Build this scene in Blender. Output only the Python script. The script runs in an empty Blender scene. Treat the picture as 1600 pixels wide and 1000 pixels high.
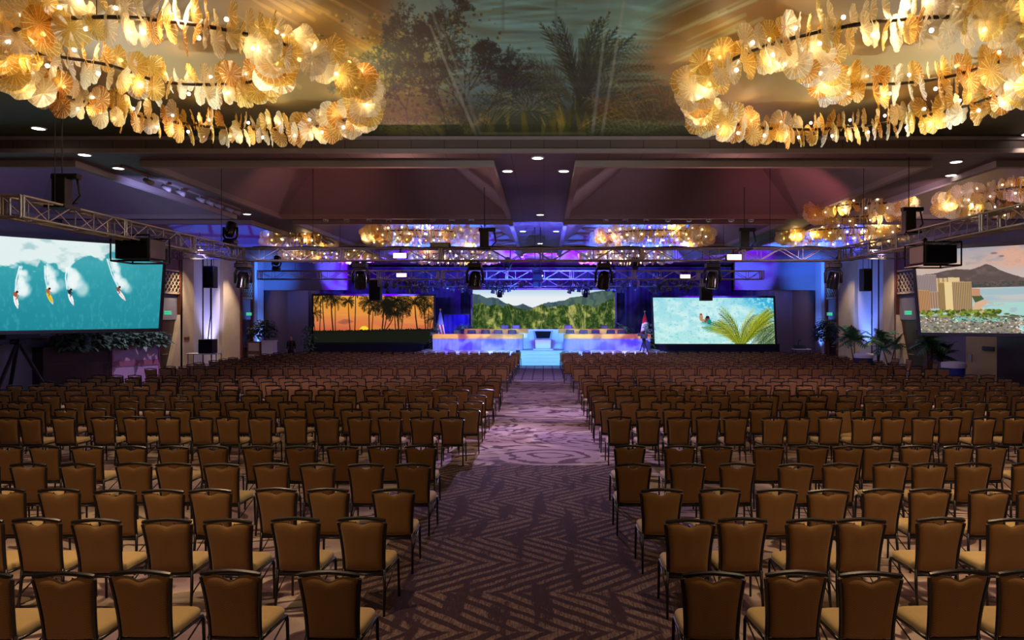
import bpy, math, random
import numpy as np
from mathutils import Vector, Matrix, noise as mnoise

R = random.Random(7)
sc = bpy.context.scene
COL = sc.collection
PI = math.pi

# ---------------------------------------------------------------- camera, exposure, world
F, VX, VY, EYE = 1100.0, 850.0, 498.0, 2.8
cam_d = bpy.data.cameras.new('camera')
cam_d.sensor_width = 36.0
cam_d.lens = F / 1600.0 * 36.0
cam_d.shift_x = (800 - VX) / 1600.0
cam_d.shift_y = (VY - 500) / 1600.0
cam_d.clip_end = 200
cam = bpy.data.objects.new('camera', cam_d)
cam.location = (0, 0, EYE)
cam.rotation_euler = (PI / 2, 0, 0)
COL.objects.link(cam)
sc.camera = cam
sc.view_settings.view_transform = 'Standard'
sc.view_settings.look = 'None'
sc.view_settings.gamma = 1
sc.view_settings.exposure = 0.0
sc.view_settings.use_curve_mapping = False
sc.cycles.max_bounces = 6
sc.cycles.transparent_max_bounces = 10
sc.cycles.sample_clamp_indirect = 3.0
sc.cycles.use_denoising = True
w = bpy.data.worlds.new('world')
sc.world = w
w.use_nodes = True
w.node_tree.nodes['Background'].inputs[0].default_value = (0.25, 0.2, 0.4, 1)
w.node_tree.nodes['Background'].inputs[1].default_value = 0.02

def lamp(name, kind, loc, energy, color, target=None, size=0.1, angle=60, blend=0.5, size_y=None):
    d = bpy.data.lights.new(name, kind)
    d.energy = energy
    d.color = color
    if kind == 'SPOT':
        d.spot_size = math.radians(angle); d.spot_blend = blend; d.shadow_soft_size = size
    elif kind == 'POINT':
        d.shadow_soft_size = size
    else:
        d.size = size
        if size_y: d.shape = 'RECTANGLE'; d.size_y = size_y
    o = bpy.data.objects.new(name, d)
    o.location = loc
    if target is not None:
        o.rotation_euler = (Vector(target) - Vector(loc)).to_track_quat('-Z', 'Y').to_euler()
    COL.objects.link(o)
    return o

WARM = (1.0, 0.68, 0.36); AMB = (1.0, 0.55, 0.22); LILAC = (0.72, 0.42, 1.0); BLUE = (0.10, 0.16, 1.0)
# unseen fill lamps added over the foreground seats, softer ones behind the camera
for (x, y, e) in ((-3.6, 4.8, 860), (3.6, 4.8, 860), (-6.5, 6.7, 560), (6.3, 6.7, 800), (-4.6, 8.8, 620), (4.5, 8.8, 640), (-7.4, 10.9, 480), (7.2, 10.9, 640), (-10.5, 12.5, 110), (10.5, 12.5, 300)):
    lamp('seat_fill', 'SPOT', (x, y, 6.95), e, (1.0, 0.70, 0.42), (x * 1.02, y + .9, 0), 0.10, 66, 0.9)
for (x, y, e) in ((-5.0, -1.0, 330), (4.9, -1.0, 360)):
    lamp('rear_fill', 'SPOT', (x, y, 6.6), e, (1.0, 0.64, 0.34), (x * 1.0, y + 9, 0), 0.15, 85, 0.9)
# lilac show wash on the middle and far seats
for (x, y, tx, ty, e) in ((-8.9, 17.6, -5, 25, 640), (8.6, 17.6, 5, 25, 640), (-1.2, 20.6, -.3, 15.5, 2100), (.9, 20.6, .2, 21, 900), (-3.3, 20.7, -8, 27, 380),
                          (3.6, 20.7, 8, 27, 380), (-.8, 20.9, 0, 27, 600), (-6, 30.4, -7, 36, 420), (6.4, 30.4, 7, 36, 420), (-.2, 30.4, 0, 36, 800), (-8.9, 19.4, -12, 18, 420), (8.6, 19.4, 11, 18, 520)):
    lamp('wash_light', 'SPOT', (x, y, 4.4), e, ((0.86, 0.56, 0.84) if y < 20 else (0.66, 0.47, 1.0)), (tx, ty, 0), 0.12, 92 if abs(x) > 2 or y > 22 else 62, 0.9)
# stage wash
for (x, e, c) in ((-5, 700, (0.12, 0.26, 1)), (5, 700, (0.12, 0.24, 1)), (0, 3600, (0.10, 0.55, 1))):
    lamp('stage_light', 'SPOT', (x, 36.2, 4.3), e, c, (x, 44.2, 0.8), 0.2, 60, 0.5)
for (x, e) in ((-4.2, 420), (4.2, 420)):
    lamp('key_light', 'SPOT', (x, 36.4, 4.3), e, (1, 0.75, 0.5), (x, 45, 2.0), 0.2, 40, 0.6)
# unseen fill added at the near truss ends to brighten the painted reflection
for (x, tx) in ((-8.6, -1.5), (8.4, 1.3)):
    lamp('ceiling_fill', 'SPOT', (x, 12.2, 4.95), 1050, (.78, .95, 1.0), (tx, 11.5, 7.1), 0.1, 110, 0.9)

# ---------------------------------------------------------------- helpers
def P(px, py, z):
    return Vector(((px - VX) * z / F, z, EYE - (py - VY) * z / F))

def s2l(c):
    if isinstance(c, str):
        c = c.lstrip('#'); c = [int(c[i:i + 2], 16) / 255 for i in (0, 2, 4)]
    return tuple(v / 12.92 if v <= 0.04045 else ((v + 0.055) / 1.055) ** 2.4 for v in c)

class MB:
    def __init__(s): s.v = []; s.f = []; s.m = []; s.cur = 0; s.smooth = False
    def add(s, vs, fs):
        b = len(s.v); s.v += [tuple(p) for p in vs]
        for f in fs: s.f.append(tuple(i + b for i in f)); s.m.append(s.cur)
        return s
    def box(s, x0, x1, y0, y1, z0, z1):
        vs = [(x, y, z) for z in (z0, z1) for y in (y0, y1) for x in (x0, x1)]
        return s.add(vs, [(0, 2, 3, 1), (4, 5, 7, 6), (0, 1, 5, 4), (2, 6, 7, 3), (0, 4, 6, 2), (1, 3, 7, 5)])
    def prism(s, pts, d):                      # closed outline pts extruded along vector d
        n = len(pts); d = Vector(d); a = [Vector(p) for p in pts]
        vs = a + [p + d for p in a]
        fs = [tuple(range(n))[::-1], tuple(range(n, 2 * n))] + [(i, (i + 1) % n, n + (i + 1) % n, n + i) for i in range(n)]
        return s.add(vs, fs)
    def tube(s, pts, r, n=8, caps=True, closed=False):
        pts = [Vector(p) for p in pts]; m = len(pts); rr = r if isinstance(r, (list, tuple)) else [r] * m
        vs = []; prev = None
        for i, p in enumerate(pts):
            if closed: t = pts[(i + 1) % m] - pts[i - 1]
            else: t = pts[min(i + 1, m - 1)] - pts[max(i - 1, 0)]
            t.normalize()
            if prev is None:
                up = Vector((0, 0, 1)) if abs(t.z) < 0.9 else Vector((1, 0, 0))
                a = t.cross(up).normalized()
            else:
                a = (prev - t * prev.dot(t)).normalized()
            prev = a; b = t.cross(a)
            for k in range(n):
                an = 2 * PI * k / n + PI / n
                vs.append(p + (a * math.cos(an) + b * math.sin(an)) * rr[i])
        fs = []
        for i in range(m if closed else m - 1):
            j = (i + 1) % m
            for k in range(n):
                fs.append((i * n + k, i * n + (k + 1) % n, j * n + (k + 1) % n, j * n + k))
        if caps and not closed:
            fs.append(tuple(range(n))[::-1]); fs.append(tuple(range((m - 1) * n, m * n)))
        return s.add(vs, fs)
    def cyl(s, p0, p1, r, n=10, r2=None): return s.tube([p0, p1], [r, r if r2 is None else r2], n)
    def lathe(s, prof, o=(0, 0, 0), n=16, axis='z'):
        vs = []
        for (r, z) in prof:
            for k in range(n):
                a = 2 * PI * k / n; c, d = r * math.cos(a), r * math.sin(a)
                q = (c, d, z) if axis == 'z' else ((c, z, d) if axis == 'y' else (z, c, d))
                vs.append((o[0] + q[0], o[1] + q[1], o[2] + q[2]))
        m = len(prof)
        fs = [(i * n + k, i * n + (k + 1) % n, (i + 1) * n + (k + 1) % n, (i + 1) * n + k) for i in range(m - 1) for k in range(n)]
        fs += [tuple(range(n))[::-1], tuple(range((m - 1) * n, m * n))]
        return s.add(vs, fs)
    def grid(s, fn, nu, nv):
        vs = [fn(i / nu, j / nv) for j in range(nv + 1) for i in range(nu + 1)]
        return s.add(vs, [(j * (nu + 1) + i, j * (nu + 1) + i + 1, (j + 1) * (nu + 1) + i + 1, (j + 1) * (nu + 1) + i) for j in range(nv) for i in range(nu)])
    def ball(s, c, r, n=10, m=6):
        rx, ry, rz = (r, r, r) if not isinstance(r, (tuple, list)) else r
        vs = [(c[0], c[1], c[2] + rz)]
        for j in range(1, m):
            t = PI * j / m
            for i in range(n):
                a = 2 * PI * i / n
                vs.append((c[0] + rx * math.sin(t) * math.cos(a), c[1] + ry * math.sin(t) * math.sin(a), c[2] + rz * math.cos(t)))
        vs.append((c[0], c[1], c[2] - rz)); L = len(vs) - 1
        fs = [(0, 1 + i, 1 + (i + 1) % n) for i in range(n)]
        for j in range(m - 2):
            fs += [(1 + j * n + i, 1 + (j + 1) * n + i, 1 + (j + 1) * n + (i + 1) % n, 1 + j * n + (i + 1) % n) for i in range(n)]
        fs += [(L, 1 + (m - 2) * n + (i + 1) % n, 1 + (m - 2) * n + i) for i in range(n)]
        return s.add(vs, fs)
    def mesh(s, name, mats, smooth=False, bevel=0):
        me = bpy.data.meshes.new(name); me.from_pydata([tuple(v) for v in s.v], [], s.f)
        for m in (mats if isinstance(mats, (list, tuple)) else [mats]): me.materials.append(m)
        me.polygons.foreach_set('material_index', s.m)
        if smooth: me.polygons.foreach_set('use_smooth', [True] * len(s.f))
        me.update(); return me
    def build(s, name, mats, parent=None, loc=None, smooth=False, bevel=0, sharp=None):
        me = s.mesh(name, mats, smooth)
        if sharp is not None and smooth:
            try: me.set_sharp_from_angle(angle=math.radians(sharp))
            except Exception: pass
        o = bpy.data.objects.new(name, me); COL.objects.link(o)
        if parent: o.parent = parent
        if loc is not None: o.location = loc
        if bevel:
            b = o.modifiers.new('bevel', 'BEVEL'); b.width = bevel; b.segments = 2; b.limit_method = 'ANGLE'
        return o

def tag(o, label=None, cat=None, group=None, kind=None):
    if label: o['label'] = label
    if cat: o['category'] = cat
    if group: o['group'] = group
    if kind: o['kind'] = kind
    return o
def thing(name, loc, label, cat, group=None, rz=0.0, rot=None):
    o = bpy.data.objects.new(name, None); o.empty_display_size = 0.1; o.location = loc
    o.rotation_euler = rot or (0, 0, rz); COL.objects.link(o)
    return tag(o, label, cat, group)
def copy_tree(o, parent=None, mats=None):
    c = o.copy(); COL.objects.link(c); c.parent = parent
    for ch in list(o.children): copy_tree(ch, c)
    return c

# ---------------------------------------------------------------- materials
class NT:
    def __init__(s, name):
        s.m = bpy.data.materials.new(name); s.m.use_nodes = True; s.t = s.m.node_tree; s.t.nodes.clear()
        s.out = s.t.nodes.new('ShaderNodeOutputMaterial')
    def n(s, typ, props=None, **inp):
        nd = s.t.nodes.new(typ)
        for k, v in (props or {}).items(): setattr(nd, k, v)
        for k, v in inp.items():
            key = int(k[1:]) if k[0] == '_' and k[1:].isdigit() else k.replace('_', ' ')
            s.set(nd.inputs[key], v)
        return nd
    def set(s, sock, v):
        if isinstance(v, bpy.types.NodeSocket): s.t.links.new(v, sock)
        elif isinstance(v, bpy.types.Node): s.t.links.new(v.outputs[0], sock)
        else:
            if isinstance(v, tuple) and len(v) == 3 and sock.type == 'RGBA': v = v + (1,)
            sock.default_value = v
    def math(s, op, a, b=None, c=None):
        nd = s.t.nodes.new('ShaderNodeMath'); nd.operation = op; s.set(nd.inputs[0], a)
        if b is not None: s.set(nd.inputs[1], b)
        if c is not None: s.set(nd.inputs[2], c)
        return nd.outputs[0]
    def mix(s, f, a, b, blend='MIX'):
        nd = s.t.nodes.new('ShaderNodeMix'); nd.data_type = 'RGBA'; nd.blend_type = blend
        s.set(nd.inputs[0], f); s.set(nd.inputs[6], a); s.set(nd.inputs[7], b); return nd.outputs[2]
    def ramp(s, f, stops, interp='LINEAR'):
        nd = s.t.nodes.new('ShaderNodeValToRGB'); nd.color_ramp.interpolation = interp; el = nd.color_ramp.elements
        while len(el) < len(stops): el.new(0.5)
        for e, (p, c) in zip(el, stops): e.position = p; e.color = tuple(c) + (1,)
        s.set(nd.inputs[0], f); return nd.outputs[0]
    def bsdf(s, **k):
        b = s.n('ShaderNodeBsdfPrincipled'); 
        for kk, v in k.items(): s.set(b.inputs[kk.replace('_', ' ')], v)
        s.t.links.new(b.outputs[0], s.out.inputs[0]); return b
    def bump(s, b, h, strength=0.3, dist=0.01):
        nd = s.n('ShaderNodeBump', Strength=strength, Distance=dist, Height=h); s.t.links.new(nd.outputs[0], b.inputs['Normal'])

def simple(name, col, rough=0.6, metal=0.0, noise=0.0, nscale=8.0, bump=0.0, spec=0.5):
    t = NT(name); c = s2l(col)
    co = t.n('ShaderNodeTexCoord').outputs['Object']
    nz = t.n('ShaderNodeTexNoise', Vector=co, Scale=nscale, Detail=3.0)
    base = t.mix(nz.outputs[0], tuple(v * (1 - noise) for v in c), tuple(min(1, v * (1 + noise)) for v in c)) if noise else c
    b = t.bsdf(Base_Color=base, Roughness=rough, Metallic=metal)
    b.inputs['Specular IOR Level'].default_value = spec
    if bump: t.bump(b, nz.outputs[0], bump, 0.02)
    return t.m
def emit(name, col, strength, sampling=None):
    t = NT(name); e = t.n('ShaderNodeEmission', Color=s2l(col), Strength=strength); t.t.links.new(e.outputs[0], t.out.inputs[0])
    if sampling: t.m.cycles.emission_sampling = sampling
    return t.m

def fabric(name, c1, c2, rough=0.75):
    t = NT(name); tc = t.n('ShaderNodeTexCoord').outputs['Object']
    sx = t.n('ShaderNodeSeparateXYZ', Vector=tc)
    zig = t.math('PINGPONG', t.math('MULTIPLY', sx.outputs[0], 60.0), 1.0)
    v = t.math('ADD', t.math('MULTIPLY', t.math('ADD', sx.outputs[2], sx.outputs[1]), 130.0), t.math('MULTIPLY', zig, 1.6))
    st = t.math('PINGPONG', v, 1.0)
    nz = t.n('ShaderNodeTexNoise', Vector=tc, Scale=6.0, Detail=3.0)
    c = t.mix(st, s2l(c1), s2l(c2)); c = t.mix(t.math('MULTIPLY', nz.outputs[0], 0.35), c, tuple(v * .6 for v in s2l(c1)))
    b = t.bsdf(Base_Color=c, Roughness=rough); b.inputs['Sheen Weight'].default_value = 0.15
    t.bump(b, st, 0.25, 0.003)
    return t.m
M = {}
M['back_fab'] = fabric('chair_back_fabric', '#805a30', '#a07640')
M['seat_fab'] = fabric('chair_seat_fabric', '#b4935a', '#d2b074')
M['frame'] = simple('chair_frame_black', '#17131a', 0.32, 0.0, spec=0.6)
M['truss'] = simple('truss_aluminium', '#a39a98', 0.42, 0.55, 0.15, 20)
M['black'] = simple('matt_black', '#0d0c10', 0.5, 0, 0.2, 12)
M['gloss_black'] = simple('gloss_black', '#101016', 0.2)
M['drape'] = simple('navy_drape', '#10102c', 0.9, 0, 0.2, 3)
M['wall'] = simple('taupe_wall', '#6f6a76', 0.85, 0, 0.10, 2)
M['alcove'] = simple('alcove_wall', '#5a5468', 0.9, 0, 0.10, 2)
M['stone'] = simple('beige_stone', '#b9a58c', 0.75, 0, 0.22, 1.4, 0.1)
M['white_wall'] = simple('pale_wall', '#b8b4c0', 0.8, 0, 0.05, 2)
M['wood'] = simple('wood_jamb', '#6b3a22', 0.45, 0, 0.25, 5)
M['dark_wood'] = simple('dark_wood', '#2c1716', 0.4, 0, 0.25, 5)
M['lip'] = simple('coffer_lip', '#978682', 0.7, 0, 0.06, 3)
M['coffer'] = simple('coffer_panel', '#8c7c7e', 0.8, 0, 0.08, 3)
M['white'] = simple('white_paint', '#d8d6da', 0.5)
M['cloth_yellow'] = simple('yellow_cloth', '#e0a23c', 0.8, 0, 0.1, 4)
M['leaf'] = simple('green_leaf', '#3a6a42', 0.5, 0, 0.5, 6)
M['leaf_dark'] = simple('dark_leaf', '#1c3020', 0.6, 0, 0.5, 5)
M['leaf_teal'] = simple('pale_leaf', '#5c8268', 0.5, 0, 0.4, 6)
M['bark'] = simple('bark', '#4a3828', 0.9, 0, 0.4, 14)
M['silver'] = simple('brushed_silver', '#a9a4a8', 0.35, 0.8)
M['lens'] = simple('lens_glass', '#20203a', 0.08, 0, spec=0.9)
M['downlight'] = emit('downlight_glow', '#fff6ea', 7.0, 'NONE')
M['exit'] = emit('exit_green', '#46e0a0', 1.0, 'NONE')
M['blinder'] = emit('blinder_glow', '#ffb8a0', 8.0, 'NONE')
M['blue_cloth'] = simple('blue_cloth', '#2a3a8a', 0.8, 0, 0.2, 4)
M['skin'] = simple('skin', '#a5765c', 0.6)
M['hair'] = simple('hair', '#16110e', 0.6)
M['purple_panel'] = simple('mauve_panel', '#a48ba8', 0.7, 0, 0.05, 2)
M['mauve_trim'] = simple('mauve_trim', '#8a5568', 0.6)

# ---------------------------------------------------------------- setting: floor, walls, ceiling
XL, XR, YB = -19.3, 18.7, 53.0
def carpet():
    t = NT('patterned_carpet'); co = t.n('ShaderNodeTexCoord').outputs['Object']
    s = t.n('ShaderNodeSeparateXYZ', Vector=co); X, Y = s.outputs[0], s.outputs[1]
    # swirling marbled carpet
    mp = t.n('ShaderNodeMapping', Vector=co, Scale=(0.30, 0.62, 1.0))
    n0 = t.n('ShaderNodeTexNoise', Vector=mp, Scale=0.8, Detail=2.0, Distortion=1.2)
    n1 = t.n('ShaderNodeTexNoise', Vector=mp, Scale=1.1, Detail=3.5, Roughness=0.5, Distortion=1.7)
    ln = t.math('PINGPONG', t.math('MULTIPLY', n1.outputs[0], 13.0), 1.0)
    area = t.ramp(n0.outputs[0], [(0.38, s2l('#a08678')), (0.5, s2l('#ccb8a6')), (0.62, s2l('#9a8490'))])
    sw = t.mix(t.ramp(ln, [(0.0, (1, 1, 1)), (0.24, (.9, .9, .9)), (0.36, (0, 0, 0))]), area, s2l('#46303a'))
    sp = t.n('ShaderNodeTexNoise', Vector=co, Scale=46.0, Detail=2.0)
    sw = t.mix(t.math('MULTIPLY', sp.outputs[0], 0.45), sw, s2l('#6a5054'))
    # ring medallions just beyond the aisle border
    for (cx, cy, rr) in ((0.1, 14.35, 1.05), (-2.7, 14.2, .9)):
        dx = t.math('SUBTRACT', X, cx); dy = t.math('MULTIPLY', t.math('SUBTRACT', Y, cy), 1.15)
        d = t.math('SQRT', t.math('ADD', t.math('MULTIPLY', dx, dx), t.math('MULTIPLY', dy, dy)))
        dd = t.math('ADD', d, t.math('MULTIPLY', n1.outputs[0], 1.1))
        rings = t.math('PINGPONG', t.math('MULTIPLY', dd, 4.6), 1.0)
        rc = t.mix(t.math('GREATER_THAN', rings, 0.32), s2l('#5c4450'), s2l('#a08c92'))
        sw = t.mix(t.math('LESS_THAN', d, rr), sw, rc)
    # herringbone aisle runner
    per = 0.90
    yy = t.math('DIVIDE', Y, per); band = t.math('FLOOR', yy); odd = t.math('MODULO', band, 2.0)
    sg = t.math('SUBTRACT', t.math('MULTIPLY', odd, 2.0), 1.0)
    wob = t.n('ShaderNodeTexNoise', Vector=co, Scale=3.0, Detail=2.0)
    fy = t.math('FRACT', yy)
    u = t.math('ADD', X, t.math('MULTIPLY', t.math('MULTIPLY', fy, per), t.math('MULTIPLY', sg, 1.15)))
    u = t.math('ADD', u, t.math('MULTIPLY', wob.outputs[0], 0.10))
    st = t.math('FRACT', t.math('MULTIPLY', u, 4.1))
    cell = t.math('FLOOR', t.math('MULTIPLY', u, 4.1))
    wn = t.n('ShaderNodeTexWhiteNoise', {'noise_dimensions': '2D'}, Vector=t.n('ShaderNodeCombineXYZ', X=cell, Y=band).outputs[0])
    stripe = t.math('GREATER_THAN', st, t.math('ADD', t.math('MULTIPLY', wn.outputs[0], 0.3), 0.35))
    fib = t.n('ShaderNodeTexNoise', Vector=t.n('ShaderNodeMapping', Vector=co, Scale=(60., 9., 1.)).outputs[0], Scale=1.0, Detail=3.0)
    gap = t.n('ShaderNodeTexNoise', Vector=t.n('ShaderNodeMapping', Vector=co, Scale=(4.5, .8, 1.)).outputs[0], Scale=1.0, Detail=2.0)
    stripe = t.math('MULTIPLY', stripe, t.math('GREATER_THAN', t.math('ADD', gap.outputs[0], t.math('MULTIPLY', fib.outputs[0], .35)), 0.60))
    ch = t.mix(stripe, s2l('#412e31'), s2l('#80695e'))
    ch = t.mix(t.ramp(fib.outputs[0], [(0.4, (0, 0, 0)), (0.62, (.7, .7, .7))]), ch, s2l('#30202a'))
    m = t.math('MULTIPLY', t.math('LESS_THAN', Y, 13.45), t.math('MULTIPLY', t.math('GREATER_THAN', X, -1.95), t.math('LESS_THAN', X, 1.65)))
    c = t.mix(m, sw, ch)
    # plaid area near the stage
    pl = t.math('ADD', t.math('GREATER_THAN', t.math('FRACT', t.math('MULTIPLY', X, 2.0)), 0.85), t.math('GREATER_THAN', t.math('FRACT', Y), 0.75))
    pc = t.mix(t.math('MINIMUM', pl, 1.0), s2l('#776a74'), s2l('#4a3a4c'))
    c = t.mix(t.math('GREATER_THAN', Y, 32.0), c, pc)
    b = t.bsdf(Base_Color=c, Roughness=0.95); b.inputs['Specular IOR Level'].default_value = 0.15
    t.bump(b, fib.outputs[0], 0.2, 0.004)
    return t.m
M['carpet'] = carpet()
tag(MB().box(XL - .2, XR + .2, -4, YB + .2, -0.1, 0).build('floor', M['carpet']), kind='structure')
def wallobj(name, args, m): return tag(MB().box(*args).build(name, m), kind='structure')
wallobj('wall_left', (XL - .2, XL, -4, YB, 0, 8.6), M['wall'])
wallobj('wall_right', (XR, XR + .2, -4, YB, 0, 8.6), M['wall'])
wallobj('wall_back', (XL - .2, XR + .2, YB, YB + .2, 0, 8.6), M['alcove'])
wallobj('wall_rear', (XL - .2, XR + .2, -4.2, -4, 0, 8.6), M['wall'])

SOF = EYE + 3.9
def soffit_mat():
    t = NT('soffit_tiles'); co = t.n('ShaderNodeTexCoord').outputs['Object']
    br = t.n('ShaderNodeTexBrick', {'offset': 0.0}, Vector=co, Color1=s2l('#6a5650'), Color2=s2l('#63504c'), Mortar=s2l('#3a2e30'), Scale=1.0, Mortar_Size=0.012, Brick_Width=0.78, Row_Height=0.78)
    mp = t.n('ShaderNodeMapping', Vector=co, Scale=(0.4, 14.0, 1.0)); nz = t.n('ShaderNodeTexNoise', Vector=mp, Scale=1.0, Detail=2.0)
    c = t.mix(t.math('MULTIPLY', nz.outputs[0], 0.5), br.outputs[0], s2l('#4b3b3a'))
    t.bsdf(Base_Color=c, Roughness=0.6); return t.m
M['soffit'] = soffit_mat()
CX = [(-18.9, -11.7), (-9.8, -1.4), (0.93, 9.4), (11.3, 18.4)]
CY = [(17.5, 26.3), (28.0, 36.8), (38.5, 46.4)]
BEAM0, BEAM1 = 16.55, EYE + 4.3
cb = MB(); cb.cur = 0
xs = sorted([XL - .2, XR + .2] + [v for c in CX for v in c]); ys = sorted([BEAM0, YB] + [v for c in CY for v in c])
for i in range(len(xs) - 1):
    for j in range(len(ys) - 1):
        mx, my = (xs[i] + xs[i + 1]) / 2, (ys[j] + ys[j + 1]) / 2
        if any(a < mx < b for a, b in CX) and any(a < my < b for a, b in CY): continue
        cb.add([(xs[i], ys[j], SOF), (xs[i + 1], ys[j], SOF), (xs[i + 1], ys[j + 1], SOF), (xs[i], ys[j + 1], SOF)], [(0, 3, 2, 1)])
cb.cur = 1
for (x0, x1) in CX:
    for (y0, y1) in CY:
        ins, up = 2.2, 1.6
        a = [(x0, y0), (x1, y0), (x1, y1), (x0, y1)]; b = [(x0 + ins, y0 + ins), (x1 - ins, y0 + ins), (x1 - ins, y1 - ins), (x0 + ins, y1 - ins)]
        cb.add([(p[0], p[1], SOF) for p in a] + [(p[0], p[1], SOF + up) for p in b], [(k, (k + 1) % 4, 4 + (k + 1) % 4, 4 + k) for k in range(4)] + [(4, 5, 6, 7)])
# step up to the raised ceiling over the foreground
cb.cur = 0
cb.add([(XL - .2, BEAM0, SOF), (XR + .2, BEAM0, SOF), (XR + .2, BEAM0, BEAM1 + .05), (XL - .2, BEAM0, BEAM1 + .05)], [(0, 1, 2, 3)])
cb.cur = 2
cb.add([(XL - .2, -4.2, BEAM1 + .03), (XR + .2, -4.2, BEAM1 + .03), (XR + .2, BEAM0, BEAM1 + .03), (XL - .2, BEAM0, BEAM1 + .03)], [(0, 3, 2, 1)])
M['tan_ceiling'] = simple('tan_ceiling', '#8a7048', 0.8, 0, 0.12, 0.5)
tag(cb.build('ceiling', [M['soffit'], M['coffer'], M['tan_ceiling']]), kind='structure')
# lips round each coffer
tn = 1
for (x0, x1) in CX:
    for (y0, y1) in CY:
        b = MB(); w_, h_ = 0.16, 0.16
        b.box(x0 - w_, x1 + w_, y0 - w_, y0, SOF - h_, SOF); b.box(x0 - w_, x1 + w_, y1, y1 + w_, SOF - h_, SOF)
        b.box(x0 - w_, x0, y0, y1, SOF - h_, SOF); b.box(x1, x1 + w_, y0, y1, SOF - h_, SOF)
        tag(b.build('trim_%d' % tn, M['lip']), kind='structure'); tn += 1
# beam edges under the step
b = MB(); b.box(XL, XR, BEAM0 - .10, BEAM0, SOF - .02, SOF + .08); b.box(XL, XR, BEAM0 - .05, BEAM0, SOF + .30, BEAM1 - .02)
tag(b.build('trim_%d' % tn, M['coffer']), kind='structure'); tn += 1

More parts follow.
